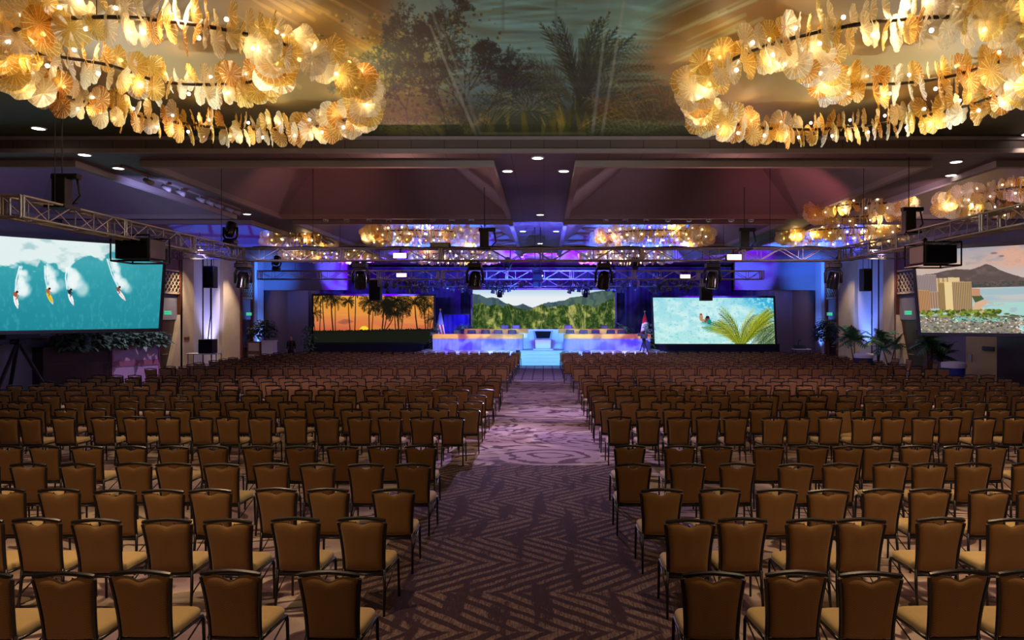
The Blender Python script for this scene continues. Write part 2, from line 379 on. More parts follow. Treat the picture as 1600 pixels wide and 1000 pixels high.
# ---------------------------------------------------------------- flat artwork: colours computed per vertex of a fine grid
class Art:
    def __init__(s, x0, y0, x1, y1, k, base):
        s.x0, s.y0, s.x1, s.y1, s.k = x0, y0, x1, y1, k
        s.W = int((x1 - x0) * k) + 1; s.H = int((y1 - y0) * k) + 1
        s.X, s.Y = np.meshgrid(np.linspace(x0, x1, s.W), np.linspace(y0, y1, s.H))
        s.c = np.empty((s.H, s.W, 3)); s.c[:] = s.rgb(base)
        s.rng = np.random.RandomState(3)
    @staticmethod
    def rgb(c):
        if isinstance(c, str): c = c.lstrip('#'); return np.array([int(c[i:i + 2], 16) / 255 for i in (0, 2, 4)])
        return np.array(c, float)
    def noise(s, sx, sy, seed=0, octs=4):
        r = np.random.RandomState(seed); o = np.zeros_like(s.X); a = 1.0; tot = 0
        for q in range(octs):
            gx = (s.X - s.x0) / sx * 2 ** q; gy = (s.Y - s.y0) / sy * 2 ** q
            nx, ny = int(gx.max()) + 3, int(gy.max()) + 3
            g = r.rand(ny, nx); ix = gx.astype(int); iy = gy.astype(int); fx = gx - ix; fy = gy - iy
            fx = fx * fx * (3 - 2 * fx); fy = fy * fy * (3 - 2 * fy)
            v = (g[iy, ix] * (1 - fx) + g[iy, ix + 1] * fx) * (1 - fy) + (g[iy + 1, ix] * (1 - fx) + g[iy + 1, ix + 1] * fx) * fy
            o += v * a; tot += a; a *= 0.5
        return o / tot
    def lay(s, mask, col, alpha=1.0):
        a = np.clip(mask, 0, 1)[..., None] * alpha
        s.c = s.c * (1 - a) + (col if isinstance(col, np.ndarray) and col.ndim == 3 else s.rgb(col)) * a
    def vgrad(s, stops, y0=None, y1=None):
        y0 = s.y0 if y0 is None else y0; y1 = s.y1 if y1 is None else y1
        t = np.clip((s.Y - y0) / (y1 - y0), 0, 1); ps = [p for p, _ in stops]; cs = np.array([s.rgb(c) for _, c in stops])
        return np.stack([np.interp(t, ps, cs[:, i]) for i in range(3)], -1)
    def win(s, xa, ya, xb, yb):
        i0 = max(0, int((xa - s.x0) * s.k) - 1); i1 = min(s.W, int((xb - s.x0) * s.k) + 3)
        j0 = max(0, int((ya - s.y0) * s.k) - 1); j1 = min(s.H, int((yb - s.y0) * s.k) + 3)
        return (slice(j0, j1), slice(i0, i1)) if i1 > i0 and j1 > j0 else None
    def poly(s, pts, col, alpha=1.0):
        xs_ = [p[0] for p in pts]; ys_ = [p[1] for p in pts]; w_ = s.win(min(xs_), min(ys_), max(xs_), max(ys_))
        if w_ is None: return
        X, Y = s.X[w_], s.Y[w_]; ins = np.zeros(X.shape, bool); n = len(pts)
        for i in range(n):
            (xa, ya), (xb, yb) = pts[i], pts[(i + 1) % n]
            if ya == yb: continue
            c = ((ya > Y) != (yb > Y)) & (X < (xb - xa) * (Y - ya) / (yb - ya) + xa); ins ^= c
        a = ins[..., None] * alpha; s.c[w_] = s.c[w_] * (1 - a) + s.rgb(col) * a
    def seg(s, p, q, w0, w1, col, alpha=1.0):
        mw = max(w0, w1) + 1.0 / s.k; w_ = s.win(min(p[0], q[0]) - mw, min(p[1], q[1]) - mw, max(p[0], q[0]) + mw, max(p[1], q[1]) + mw)
        if w_ is None: return
        X, Y = s.X[w_], s.Y[w_]; dx, dy = q[0] - p[0], q[1] - p[1]; L = dx * dx + dy * dy + 1e-9
        t = np.clip(((X - p[0]) * dx + (Y - p[1]) * dy) / L, 0, 1)
        d = np.hypot(X - p[0] - t * dx, Y - p[1] - t * dy); ww = (w0 + (w1 - w0) * t) / 2
        a = (np.clip((ww - d) * s.k + 0.5, 0, 1) * alpha)[..., None]; s.c[w_] = s.c[w_] * (1 - a) + s.rgb(col) * a
    def line(s, pts, w0, w1, col, alpha=1.0):
        n = len(pts) - 1
        for i in range(n): s.seg(pts[i], pts[i + 1], w0 + (w1 - w0) * i / n, w0 + (w1 - w0) * (i + 1) / n, col, alpha)
    def oval(s, cx, cy, rx, ry, col, alpha=1.0, soft=0.05):
        w_ = s.win(cx - rx * 1.3, cy - ry * 1.3, cx + rx * 1.3, cy + ry * 1.3)
        if w_ is None: return
        d = np.hypot((s.X[w_] - cx) / rx, (s.Y[w_] - cy) / ry)
        a = (np.clip((1 - d) / soft + 0.5, 0, 1) * alpha)[..., None]; s.c[w_] = s.c[w_] * (1 - a) + s.rgb(col) * a
    def frond(s, p, ang, L, droop, leaf, col, w=2.0, n=14, alpha=1.0, side=1.0):
        r = s.rng; pts = []; x, y = p; a = ang
        for i in range(n + 1):
            pts.append((x, y)); x += math.cos(a) * L / n; y += math.sin(a) * L / n
            a += droop / n if math.cos(ang) > 0 else -droop / n
        s.line(pts, w, w * 0.4, col, alpha)
        for i in range(1, n + 1):
            q = pts[i]; pa = math.atan2(q[1] - pts[i - 1][1], q[0] - pts[i - 1][0]); l = leaf * math.sin(PI * min(0.97, (i + 1.5) / (n + 2.5))) * r.uniform(.8, 1.2)
            for sg in (-1, 1):
                b = pa + sg * r.uniform(.6, 1.0) * side
                e = (q[0] + math.cos(b) * l, q[1] + math.sin(b) * l + l * .25)
                s.seg(q, e, w * .8, w * .2, col, alpha)
    def palm(s, base, top, w, L, col, nf=11, leaf=None, alpha=1.0):
        mid = ((base[0] + top[0]) / 2 + (top[0] - base[0]) * .15, (base[1] + top[1]) / 2)
        s.line([base, mid, top], w * 1.3, w, col, alpha)
        for i in range(nf):
            a = -PI / 2 + (i / (nf - 1) - .5) * 4.4 + s.rng.uniform(-.15, .15)
            s.frond(top, a, L * s.rng.uniform(1.0, 1.4), 1.15, leaf or L * .34, col, w * .7, 9, alpha)
    def build(s, name, mat, fn, parent=None):
        H, W = s.H, s.W
        u = np.linspace(0, 1, W); v = np.linspace(0, 1, H); U, V = np.meshgrid(u, v); co = fn(U, V, s).reshape(-1, 3).astype(np.float32)
        me = bpy.data.meshes.new(name); me.vertices.add(H * W); me.vertices.foreach_set('co', co.ravel())
        i = np.arange((H - 1) * (W - 1)); r_, c_ = i // (W - 1), i % (W - 1); a = r_ * W + c_
        q = np.stack([a, a + W, a + W + 1, a + 1], 1).astype(np.int32)
        me.loops.add(q.size); me.loops.foreach_set('vertex_index', q.ravel()); me.polygons.add(len(q))
        me.polygons.foreach_set('loop_start', (np.arange(len(q)) * 4).astype(np.int32))
        try: me.polygons.foreach_set('loop_total', np.full(len(q), 4, np.int32))
        except Exception: pass
        me.update(calc_edges=True); me.validate()
        at = me.color_attributes.new('art', 'FLOAT_COLOR', 'POINT')
        c = np.clip(s.c, 0, 1); lin = np.where(c <= 0.04045, c / 12.92, ((c + 0.055) / 1.055) ** 2.4)
        rgba = np.ones((H * W, 4), np.float32); rgba[:, :3] = lin.reshape(-1, 3); at.data.foreach_set('color', rgba.ravel())
        me.materials.append(mat); o = bpy.data.objects.new(name, me); COL.objects.link(o)
        if parent: o.parent = parent
        return o
def led_mat(name, strength=1.0):
    t = NT(name); a = t.n('ShaderNodeAttribute', {'attribute_name': 'art'})
    e = t.n('ShaderNodeEmission', Color=a.outputs['Color'], Strength=strength); t.t.links.new(e.outputs[0], t.out.inputs[0]); return t.m
M['led'] = led_mat('led_display', 1.0)
def paint_mat():
    t = NT('painted_reflection'); a = t.n('ShaderNodeAttribute', {'attribute_name': 'art'}); t.bsdf(Base_Color=a.outputs['Color'], Roughness=0.6); return t.m
M['paint'] = paint_mat()

# ---------------------------------------------------------------- the five video screens
def screen(corners, art, label, grp=None, edge=0.12, thick=0.18):
    TL, TR, BR, BL = [Vector(c) for c in corners]
    c0 = (TL + TR + BR + BL) / 4; nrm = (TR - TL).cross(BL - TL).normalized()
    if nrm.dot(Vector((0, 0, EYE)) - c0) < 0: nrm = -nrm
    t = thing('video_screen', tuple(c0), label, 'screen', grp)
    ux = (TR - TL).normalized(); uz = (TL - BL).normalized()
    q = [TL - ux * edge + uz * edge - c0, TR + ux * edge + uz * edge - c0, BR + ux * edge - uz * edge - c0, BL - ux * edge - uz * edge - c0]
    b = MB(); b.prism([p - nrm * thick for p in q], nrm * (thick - 0.01)); b.build('housing', M['black'], t)
    b = MB()
    for i in range(4):
        a_, b_ = q[i], q[(i + 1) % 4]; o = [TL - c0, TR - c0, BR - c0, BL - c0]
        b.prism([a_ - nrm * .01, b_ - nrm * .01, o[(i + 1) % 4] - nrm * .01, o[i] - nrm * .01], nrm * 0.04)
    b.build('bezel', M['black'], t)
    def fn(U, V, s):
        U = U[..., None]; V = V[..., None]
        a_, b_, c_, d_ = [np.array(p - c0) for p in (TL, TR, BR, BL)]
        return (a_ * (1 - U) + b_ * U) * (1 - V) + (d_ * (1 - U) + c_ * U) * V
    art.build('display', M['led'], fn, t)
    return t

# sunset behind coconut palms
A = Art(250, 460, 1187, 826, 0.45, '#e8923a')
A.c = A.vgrad([(0, '#e8a03a'), (.35, '#e89440'), (.6, '#d8764a'), (.74, '#c4603f'), (.78, '#2a1a12'), (1, '#1a1c16')], 460, 826)
A.lay(np.clip((A.noise(240, 50, 5) - .52) * 3, 0, 1) * (A.Y < 740), '#f0b050', .5)
for i, (cx, cy) in enumerate([(470, 668), (500, 655), (525, 662), (490, 672)]): A.oval(cx, cy, 34, 12, '#a05a44', .7, 0.5)
A.oval(645, 738, 95, 60, '#f09028', .5, 1.2)
A.oval(645, 732, 37, 34, '#ffd838', 1, .1)
A.poly([(250, 748), (400, 738), (560, 734), (760, 728), (1187, 722), (1187, 826), (250, 826)], '#181a14')
DK = '#16160f'
for x in range(255, 1187, 9): A.oval(x, 742 - (x - 250) * .02 + A.rng.uniform(-2, 3), 7, A.rng.uniform(4, 13), DK)
for (bx, by, tx, ty, w_, L, nf) in [(262, 745, 240, 520, 5, 60, 8), (298, 745, 305, 455, 5, 60, 6), (335, 742, 318, 440, 6, 80, 9), (402, 740, 385, 470, 8, 75, 11), (420, 740, 418, 500, 5, 60, 8),
                                   (535, 736, 520, 505, 6, 45, 11), (572, 733, 578, 440, 6, 30, 4), (684, 730, 682, 510, 7, 75, 13), (705, 730, 715, 560, 5, 55, 10), (785, 728, 800, 520, 8, 85, 13),
                                   (802, 728, 825, 560, 6, 70, 12), (815, 728, 880, 600, 6, 70, 13), (915, 728, 900, 500, 8, 95, 15), (890, 728, 880, 540, 6, 80, 13), (935, 728, 950, 570, 5, 60, 12),
                                   (1060, 726, 1040, 520, 8, 95, 13), (1125, 724, 1110, 480, 6, 75, 12), (1140, 724, 1150, 540, 5, 60, 11), (1180, 720, 1185, 640, 5, 60, 11), (250, 700, 255, 600, 5, 60, 9)]:
    A.palm((bx, by), (tx, ty), w_, L, DK, nf, L * .30)
for k in range(3): A.oval(A.rng.uniform(800, 920), A.rng.uniform(480, 600), 34, 26, DK, .9, .5)
z = 46.0
screen([P(490, 462, z), P(677.5, 462.5, z), P(677.5, 535, z), P(490, 535, z)], A, 'wide video screen showing a sunset behind palm silhouettes', 'stage video screens')

# green fluted mountains
A = Art(260, 368, 1247, 690, 0.45, '#cfe2ee')
A.c = A.vgrad([(0, '#b8d4ec'), (.4, '#e8eef2'), (1, '#e8eef2')], 368, 500)
rid = lambda pts: np.interp(A.X, [p[0] for p in pts], [p[1] for p in pts])
n1 = A.noise(90, 60, 11); n2 = A.noise(25, 40, 12)
far = rid([(260, 395), (300, 398), (360, 425), (400, 418), (440, 430), (490, 460), (560, 480), (610, 463), (680, 492), (760, 460), (900, 440), (940, 420), (1010, 412), (1080, 385), (1160, 372), (1247, 368)])
A.lay(A.Y > far + (n2 - .5) * 14, '#4a6068'); A.lay((A.Y > far + 8) * n1 * (A.X > 900), '#5f7a50', .8); A.lay((A.Y > far) * (n2 > .55), '#2f4450', .5)
near = rid([(260, 470), (320, 455), (370, 482), (430, 462), (470, 490), (510, 462), (560, 492), (640, 505), (690, 492), (740, 465), (790, 490), (880, 470), (920, 482), (985, 460), (1040, 470), (1110, 490), (1160, 462), (1200, 440), (1247, 412)])
mask = A.Y > near + (n2 - .5) * 10
wob = A.noise(160, 90, 14); dpt = (A.Y - near) / 200
fl = np.sin((A.X + (wob - .5) * 190 - dpt * 50) / 17.5) * .5 + .5
vs_ = A.noise(44, 190, 16, 4); vs2 = A.noise(10, 40, 17, 3)
lit = np.clip(fl * .75 + (vs_ - .5) * 1.5 + (vs2 - .5) * .8 + .08 + (n2 - .5) * .9 + .15 * (A.X > 680), 0, 1)
A.lay(mask, '#2c4420'); n3 = A.noise(9, 12, 15, 3); A.lay(mask * lit * np.clip(.45 + n3, 0, 1), '#8c9848', .95); A.lay(mask * (n3 > .58), '#1c3218', .6); A.lay(mask * (n3 < .36), '#7c8c44', .5); A.lay(mask * np.clip(lit - .72, 0, 1) * 3, '#c4bc6c', .8); A.lay(mask * (n1 < .4), '#203818', .45)
for (x0, y0, x1, y1) in [(430, 462, 365, 640), (505, 462, 545, 620), (745, 468, 700, 640), (735, 470, 735, 640), (985, 462, 1010, 640), (885, 480, 960, 640), (320, 458, 280, 560), (1200, 450, 1150, 600)]:
    A.line([(x0, y0), ((x0 + x1) / 2 + 8, (y0 + y1) / 2), (x1, y1)], 4, 5, '#b4ac60', .4); A.line([(x0 + 16, y0 + 14), ((x0 + x1) / 2 + 28, (y0 + y1) / 2), (x1 + 24, y1)], 8, 16, '#1e3226', .3)
z = 48.4
screen([P(738.5, 453, z), P(960.5, 453, z), P(960.5, 526, z), P(738.5, 526, z)], A, 'centre stage video screen showing green fluted mountains', 'stage video screens')

# bathers in a pale blue pool beside palm fronds
A = Art(382, 452, 1283, 801, 0.45, '#a8e0e4')
n1 = A.noise(60, 40, 21); n2 = A.noise(16, 12, 22, 2); big = A.noise(300, 250, 23)
A.c = A.vgrad([(0, '#9fdcea'), (1, '#b4e8e4')]); A.lay(np.clip((n1 - .42) * 4, 0, 1), '#d4f4f0', .8); A.lay(np.clip((.36 - n2) * 6, 0, 1), '#7cc8dc', .6)
d = np.clip((A.X - 1000) / 200 - (A.Y - 452) / 150 + .3, 0, 1); A.lay(d, '#2aa8d4', .85); A.lay(d * (n2 > .56), '#9fe0f0', .8)
A.lay((A.X > 1120) * np.clip((A.Y - 600) / 40, 0, 1), '#c4e4e4', .7)
A.oval(815, 680, 62, 24, '#4fc0d0', .9, .6); A.oval(760, 645, 30, 14, '#6accd4', .7, .6)
A.oval(738, 600, 14, 24, '#c08a68', 1, .2); A.oval(737, 582, 10, 11, '#c89878'); A.oval(737, 577, 10, 7, '#8a4a38'); A.oval(752, 622, 22, 8, '#c08a68', 1, .2); A.oval(785, 612, 18, 18, '#6a4638', 1, .2); A.oval(786, 598, 13, 10, '#20181c')
A.oval(797, 634, 17, 20, '#188a88', 1, .2); A.oval(770, 630, 12, 6, '#7a4c3c')
for i in range(26):
    c_ = ['#7a8a1c', '#a0a824', '#4f6418', '#c4c448', '#3a4c1c'][i % 5]
    A.frond((990 + i * 2.5, 800), -PI / 2 - .75 + i * .062, A.rng.uniform(220, 330), 0.75, 60, c_, 6, 14, .95, .55)
for i in range(9):
    A.frond((1060, 800), -PI / 2 + .35 + i * .03, 330, .5, 60, ['#b4b830', '#8a9420', '#5c6c1c'][i % 3], 7, 14, .95, .5)
for i in range(14): A.frond((1100 + i * 12, 805), -.95 + .03 * i, 230, .7, 70, ['#2f4c3c', '#5c7c50', '#8a9c50', '#d0d8c0'][i % 4], 4, 12, .9, .7)
for i in range(8): A.frond((1290, 640 + i * 18), PI - .5 - .05 * i, 200, .6, 60, ['#3a5030', '#6c8440', '#203828'][i % 3], 4, 12, .9, .7)
z = 46.0
screen([P(1020, 465, z), P(1208, 465.5, z), P(1211, 538, z), P(1023, 537, z)], A, 'wide video screen showing two bathers in a pale pool', 'stage video screens')

# four surfers riding down a teal wave
A = Art(-300, 70, 952, 606, 0.5, '#2a94a0')
n0 = A.noise(400, 200, 31); n1 = A.noise(90, 50, 32, 5); n2 = A.noise(14, 30, 33, 3)
A.c = A.vgrad([(0, '#5cb4ba'), (.3, '#3aa2ac'), (.6, '#2c94a2'), (1, '#1f8796')]); A.lay(np.clip((n0 - .45) * 3, 0, 1), '#1f7f94', .5); A.lay(np.clip((n2 - .55) * 4, 0, 1), '#55b0b8', .35)
xs_ = [-300, 0, 60, 120, 190, 210, 290, 340, 400, 500, 560, 600, 640, 700, 952]
edge_ = np.interp(A.X, xs_, [240, 235, 238, 240, 255, 215, 230, 290, 190, 160, 195, 150, 128, 112, 100]) + (n1 - .5) * 110
A.lay(np.clip((edge_ - A.Y) / 16, 0, 1), '#eaf4f2', .95); A.lay(np.clip((edge_ - A.Y) / 16, 0, 1) * np.clip((.5 - n1) * 5, 0, 1), '#9cc4c8', .7)
A.lay(np.clip((edge_ - A.Y) / 16, 0, 1) * (A.Y < 130) * np.clip((.52 - n0) * 5, 0, 1), '#bcd0d4', .8)
def wake(p0, p1, w0, w1, right):
    for k in range(60):
        t_ = A.rng.rand(); x = p0[0] + (p1[0] - p0[0]) * t_; y = p0[1] + (p1[1] - p0[1]) * t_
        r_ = A.rng.uniform(.2, 1) * (w0 + (w1 - w0) * t_)
        A.oval(x + right * r_ * A.rng.uniform(.2, 1), y + A.rng.uniform(-12, 10), r_ * .34, r_ * .40, '#eef8f8', .40, .7)
    A.line([p0, ((p0[0] + p1[0]) / 2 - right * 7, (p0[1] + p1[1]) / 2), p1], 9, 5, '#f4fafa', .85)
    A.line([(p0[0] + 12, p0[1]), ((p0[0] + p1[0]) / 2 + right * 6, (p0[1] + p1[1]) / 2), p1], 7, 4, '#f4fafa', .6)
wake((98, 240), (76, 398), 35, 85, 1); wake((232, 230), (250, 372), 40, 95, 1); wake((352, 235), (358, 360), 50, 120, 1); wake((590, 170), (668, 352), 50, 75, 1)
wake((-170, 240), (-200, 400), 35, 80, 1)
for (x0, y0, x1, y1, w_, c_, c2, sk) in [(74, 405, 92, 488, 23, '#f4f6f6', '#f4f6f6', '#a8583a'), (248, 382, 286, 464, 24, '#e8c83c', '#bfe4ee', '#b06844'), (370, 385, 402, 466, 24, '#f6f8f8', '#f0f4f4', '#28343c'), (664, 362, 724, 434, 23, '#f4ecee', '#f0e0e4', '#8a5040')]:
    dx, dy = x1 - x0, y1 - y0; L = math.hypot(dx, dy); nx, ny = -dy / L * w_ / 2, dx / L * w_ / 2
    o = [(x0 + dx * t_ + nx * s_ * (math.sin(PI * min(1, t_ + .12)) ** .6), y0 + dy * t_ + ny * s_ * (math.sin(PI * min(1, t_ + .12)) ** .6)) for s_, tt in ((1, [0, .2, .4, .6, .8, .95, 1]), (-1, [1, .95, .8, .6, .4, .2, 0])) for t_ in tt]
    A.poly(o, c_); A.poly([p for p in o if (p[1] - y0) > dy * .55], c2); A.seg((x0 + dx * .1, y0 + dy * .1), (x0 + dx * .95, y0 + dy * .95), 2.5, 1.5, '#c06858', .6)
    A.oval(x0 + 4, y0 - 6, 10, 14, sk, 1, .2); A.oval(x0 + 12, y0 - 20, 7, 7, '#3a2218', 1, .2); A.line([(x0 - 8, y0 - 14), (x0 + 4, y0 - 8), (x0 + 22, y0 + 2)], 6, 4, sk); A.line([(x0 + 2, y0), (x0 + 14, y0 + 12), (x0 + 8, y0 + 22)], 7, 5, sk)
tr, br = P(256, 386.5, 27.0), P(247.5, 513, 26.6); tl, bl = P(2, 369, 22.9), P(2, 517, 22.7)
k = 1252.0 / 947.0
screen([tr + (tl - tr) * k, tr, br, br + (bl - br) * k], A, 'video screen showing surfers riding down a teal wave', 'side video screens')

# seaside city below a crater
A = Art(325, 150, 1180, 645, 0.5, '#b8b4bc')
n0 = A.noise(300, 90, 41); n1 = A.noise(60, 30, 42); n2 = A.noise(14, 10, 43, 3)
A.c = A.vgrad([(0, '#a8a0a8'), (.5, '#c8b0a4'), (1, '#c8bcc0')], 150, 380)
A.lay(np.clip((n0 - .42) * 5, 0, 1), '#e8a888', .75); A.lay(np.clip((.42 - n1) * 5, 0, 1) * (A.Y < 260), '#8a94a8', .5); A.oval(770, 188, 18, 6, '#7a6a72', .8, .5); A.oval(810, 207, 14, 5, '#7a6a72', .8, .5)
sea = A.Y > 378; A.lay(sea, '#a4bcc4'); A.lay(sea * np.clip((A.noise(200, 18, 44) - .45) * 5, 0, 1), '#c8c4bc', .8); A.lay(sea * (A.Y > 470) * (n1 > .45), '#a8d8cc', .8)
mt = np.interp(A.X, [325, 440, 490, 560, 650, 690, 720, 750, 800, 860, 929, 1180], [300, 292, 278, 272, 276, 262, 250, 254, 286, 312, 335, 372])
mm = (A.Y > mt + (n2 - .5) * 5) & (A.Y < 384); A.lay(mm, '#5f504e'); A.lay(mm * np.clip((n1 - .5) * 4, 0, 1), '#7a655c', .7); A.lay(mm * (A.Y > 352) * (n2 > .5), '#3f4a40', .8)
A.poly([(640, 520), (655, 470), (720, 455), (735, 470), (690, 505), (760, 530), (820, 560), (640, 575)], '#d8b090'); A.poly([(640, 430), (690, 425), (710, 450), (660, 470)], '#4c5c34')
A.poly([(632, 385), (688, 390), (688, 432), (634, 430)], '#d09a78')
for i in range(6): A.seg((636, 392 + i * 7), (686, 395 + i * 7), 2, 2, '#a07058')
def tower(x0, x1, y0, y1, c1, c2, n=9, slant=0):
    A.poly([(x0, y0), (x1, y0 + slant), (x1, y1), (x0, y1)], c1)
    for i in range(n):
        x = x0 + (x1 - x0) * (i + .5) / n; A.seg((x, y0 + 6 + slant * i / n), (x, y1), (x1 - x0) / n * .45, (x1 - x0) / n * .45, c2)
    for j in range(int((y1 - y0) / 8)): A.seg((x0, y0 + 8 + j * 8), (x1, y0 + 8 + j * 8), 1.6, 1.6, c1, .7)
tower(325, 442, 298, 400, '#a89490', '#6c5c5c', 12, 2); tower(440, 576, 322, 400, '#d8b888', '#a08060', 5); tower(325, 395, 388, 535, '#c89464', '#7c5c48', 7, 6); tower(395, 470, 402, 500, '#b89070', '#80685c', 5)
tower(512, 642, 345, 532, '#c4a070', '#5c4c40', 13, 2); A.poly([(470, 345), (530, 345), (530, 526), (478, 526)], '#e8cc94'); tower(450, 486, 348, 520, '#b8945c', '#5a4a38', 4)
A.poly([(510, 318), (570, 322), (570, 345), (510, 345)], '#e0c490')
A.lay((A.Y > 545) & (A.X < 900), '#8a8478', 1.0); A.poly([(520, 555), (640, 548), (840, 560), (840, 580), (520, 582)], '#7cb8a8')
for i in range(700):
    x = A.rng.uniform(325, 1180); y = 585 + A.rng.uniform(-25, 60) if A.rng.rand() < .75 else A.rng.uniform(520, 590)
    if x > 700 and y < 545: continue
    A.oval(x, y, A.rng.uniform(3, 9), A.rng.uniform(2, 4), ['#f0e8e0', '#3c3a3c', '#a09088', '#5a6a3c', '#d0a888', '#6c6670', '#4c5c2c'][A.rng.randint(7)], 1, .3)
for i in range(150): A.oval(A.rng.uniform(340, 800), 535 + A.rng.uniform(-22, 16), A.rng.uniform(6, 14), A.rng.uniform(4, 10), ['#6c7c2c', '#46561f', '#8a9a3c'][i % 3], .95, .3)
for i in range(24): A.oval(A.rng.uniform(700, 1180), 555 + A.rng.uniform(-20, 5), 16, 5, '#4c5a34', .9, .4)
tl, bl = P(1429, 392, 27.0), P(1439.5, 519.5, 26.6); tr, br = P(1601, 382.5, 24.75), P(1601, 521, 24.6)
k = 855.0 / 604.0
screen([tl, tl + (tr - tl) * k, bl + (br - bl) * k, bl], A, 'video screen showing beachfront towers below a crater', 'side video screens')

# ---------------------------------------------------------------- ceiling panel over the foreground with a ghosted reflection of palms painted on
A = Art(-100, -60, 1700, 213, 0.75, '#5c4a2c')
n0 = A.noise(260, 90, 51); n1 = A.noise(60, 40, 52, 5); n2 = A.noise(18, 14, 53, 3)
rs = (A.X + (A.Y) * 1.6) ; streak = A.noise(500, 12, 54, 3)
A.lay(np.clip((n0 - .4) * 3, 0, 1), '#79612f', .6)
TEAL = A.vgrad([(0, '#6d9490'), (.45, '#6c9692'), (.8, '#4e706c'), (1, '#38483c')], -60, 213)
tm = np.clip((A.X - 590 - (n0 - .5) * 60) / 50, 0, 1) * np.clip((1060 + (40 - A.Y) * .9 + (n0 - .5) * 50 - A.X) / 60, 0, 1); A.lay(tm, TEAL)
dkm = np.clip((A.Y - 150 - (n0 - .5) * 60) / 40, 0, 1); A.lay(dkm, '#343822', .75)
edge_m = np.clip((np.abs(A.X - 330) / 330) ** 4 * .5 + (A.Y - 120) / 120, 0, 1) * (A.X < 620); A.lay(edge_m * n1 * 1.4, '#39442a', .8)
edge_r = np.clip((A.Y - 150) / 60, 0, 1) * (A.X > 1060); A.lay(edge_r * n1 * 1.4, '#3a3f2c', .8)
# light rays brushed across the brown field
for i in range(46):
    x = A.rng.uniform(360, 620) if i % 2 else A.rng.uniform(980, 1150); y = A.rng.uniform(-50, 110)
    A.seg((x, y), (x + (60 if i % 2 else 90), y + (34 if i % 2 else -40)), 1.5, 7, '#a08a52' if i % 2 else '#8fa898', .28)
# scrub on the left of the opening
A.lay(np.clip((A.X - 520) / 60, 0, 1) * np.clip((720 - A.X) / 60, 0, 1) * np.clip((A.Y - 45) / 40, 0, 1) * np.clip(n1 * 1.8, 0, 1), '#75702c', .85)
for i in range(900):
    x = A.rng.normal(655, 62); y = A.rng.uniform(20, 210); 
    A.oval(x, y, A.rng.uniform(1.2, 3.2), A.rng.uniform(1.0, 2.6), ['#2f3a1c', '#7a7438', '#4c5424', '#223028', '#8a8448'][A.rng.randint(5)], .8, .5)
def branch(x, y, a, L, w_, dpt_, c_):
    if dpt_ == 0 or L < 4: return
    x2, y2 = x + math.cos(a) * L, y + math.sin(a) * L; A.seg((x, y), (x2, y2), w_, w_ * .7, c_, .85)
    for k_ in range(2):
        t_ = A.rng.rand(); A.oval(x + (x2 - x) * t_ + A.rng.uniform(-3, 3), y + (y2 - y) * t_ + A.rng.uniform(-3, 3), 1.5, 1.2, c_, .6, .4)
    for k_ in range(3): branch(x2, y2, a + A.rng.uniform(-.75, .75), L * A.rng.uniform(.6, .9), w_ * .7, dpt_ - 1, c_)
for (x, y, a, L) in [(700, 215, -1.75, 42), (720, 215, -1.45, 42), (750, 205, -1.2, 34), (680, 150, -1.7, 34), (735, 140, -1.05, 26), (660, 120, -1.6, 34), (640, 215, -1.7, 44), (590, 215, -1.5, 40), (710, 90, -1.9, 28), (790, 200, -1.3, 26)]:
    branch(x, y, a, L, 2.3, 6, '#22301f')
for i in range(60): A.frond((A.rng.uniform(480, 780), 214), A.rng.uniform(-2.6, -.6), A.rng.uniform(20, 60), .8, 10, ['#4c4c24', '#77703c', '#2c3420'][i % 3], 1.6, 8, .8)
# broad spear leaves at the foot
for i in range(34):
    x = A.rng.uniform(770, 930); A.poly([(x - 6, 214), (x + A.rng.uniform(-18, 14), 214 - A.rng.uniform(35, 85)), (x + 6, 214)], ['#5c5a1c', '#3f4a1c', '#7a7428', '#2c3a20'][i % 4], .8)
# fountain palm and coconut palm
for i in range(15): A.frond((820, 175), -PI / 2 + (i - 7) * .2, A.rng.uniform(40, 95), 1.0, 24, ['#30402c', '#6c7250', '#26342a'][i % 3], 2.0, 12, .85)
for i in range(12): A.frond((906, 165), -PI / 2 - .28 + i * .07, A.rng.uniform(110, 155), .35, 26, ['#2c3a24', '#3f4a20', '#22302a'][i % 3], 3.5, 18, .9, .55)
for i in range(11): A.frond((930, 150), -PI / 2 + .1 + i * .13, A.rng.uniform(90, 130), 1.3, 26, ['#2c3c30', '#3f5248', '#566650'][i % 3], 2.4, 16, .85)
for i in range(6): A.frond((895, 160), -2.45 + i * .1, 110, .9, 26, ['#34402c', '#4c5a3c'][i % 2], 2.2, 14, .8)
A.poly([(898, 214), (904, 60), (922, 60), (926, 214)], '#2c3820', .55)
for i in range(16): A.frond((1000, 214), -2.8 + i * .17, A.rng.uniform(60, 120), .9, 22, ['#55603c', '#7a7c4c', '#3a4634'][i % 3], 2, 12, .75)
for i in range(3): A.frond((905, 205 - i * 4), -.5 - .1 * i, 130, .5, 14, ['#6c6428', '#8c7c40'][i % 2], 2, 16, .6)
for i in range(12): A.frond((1080, 214), -2.3 + i * .16, A.rng.uniform(50, 90), .9, 18, '#3a4634', 2, 10, .5)
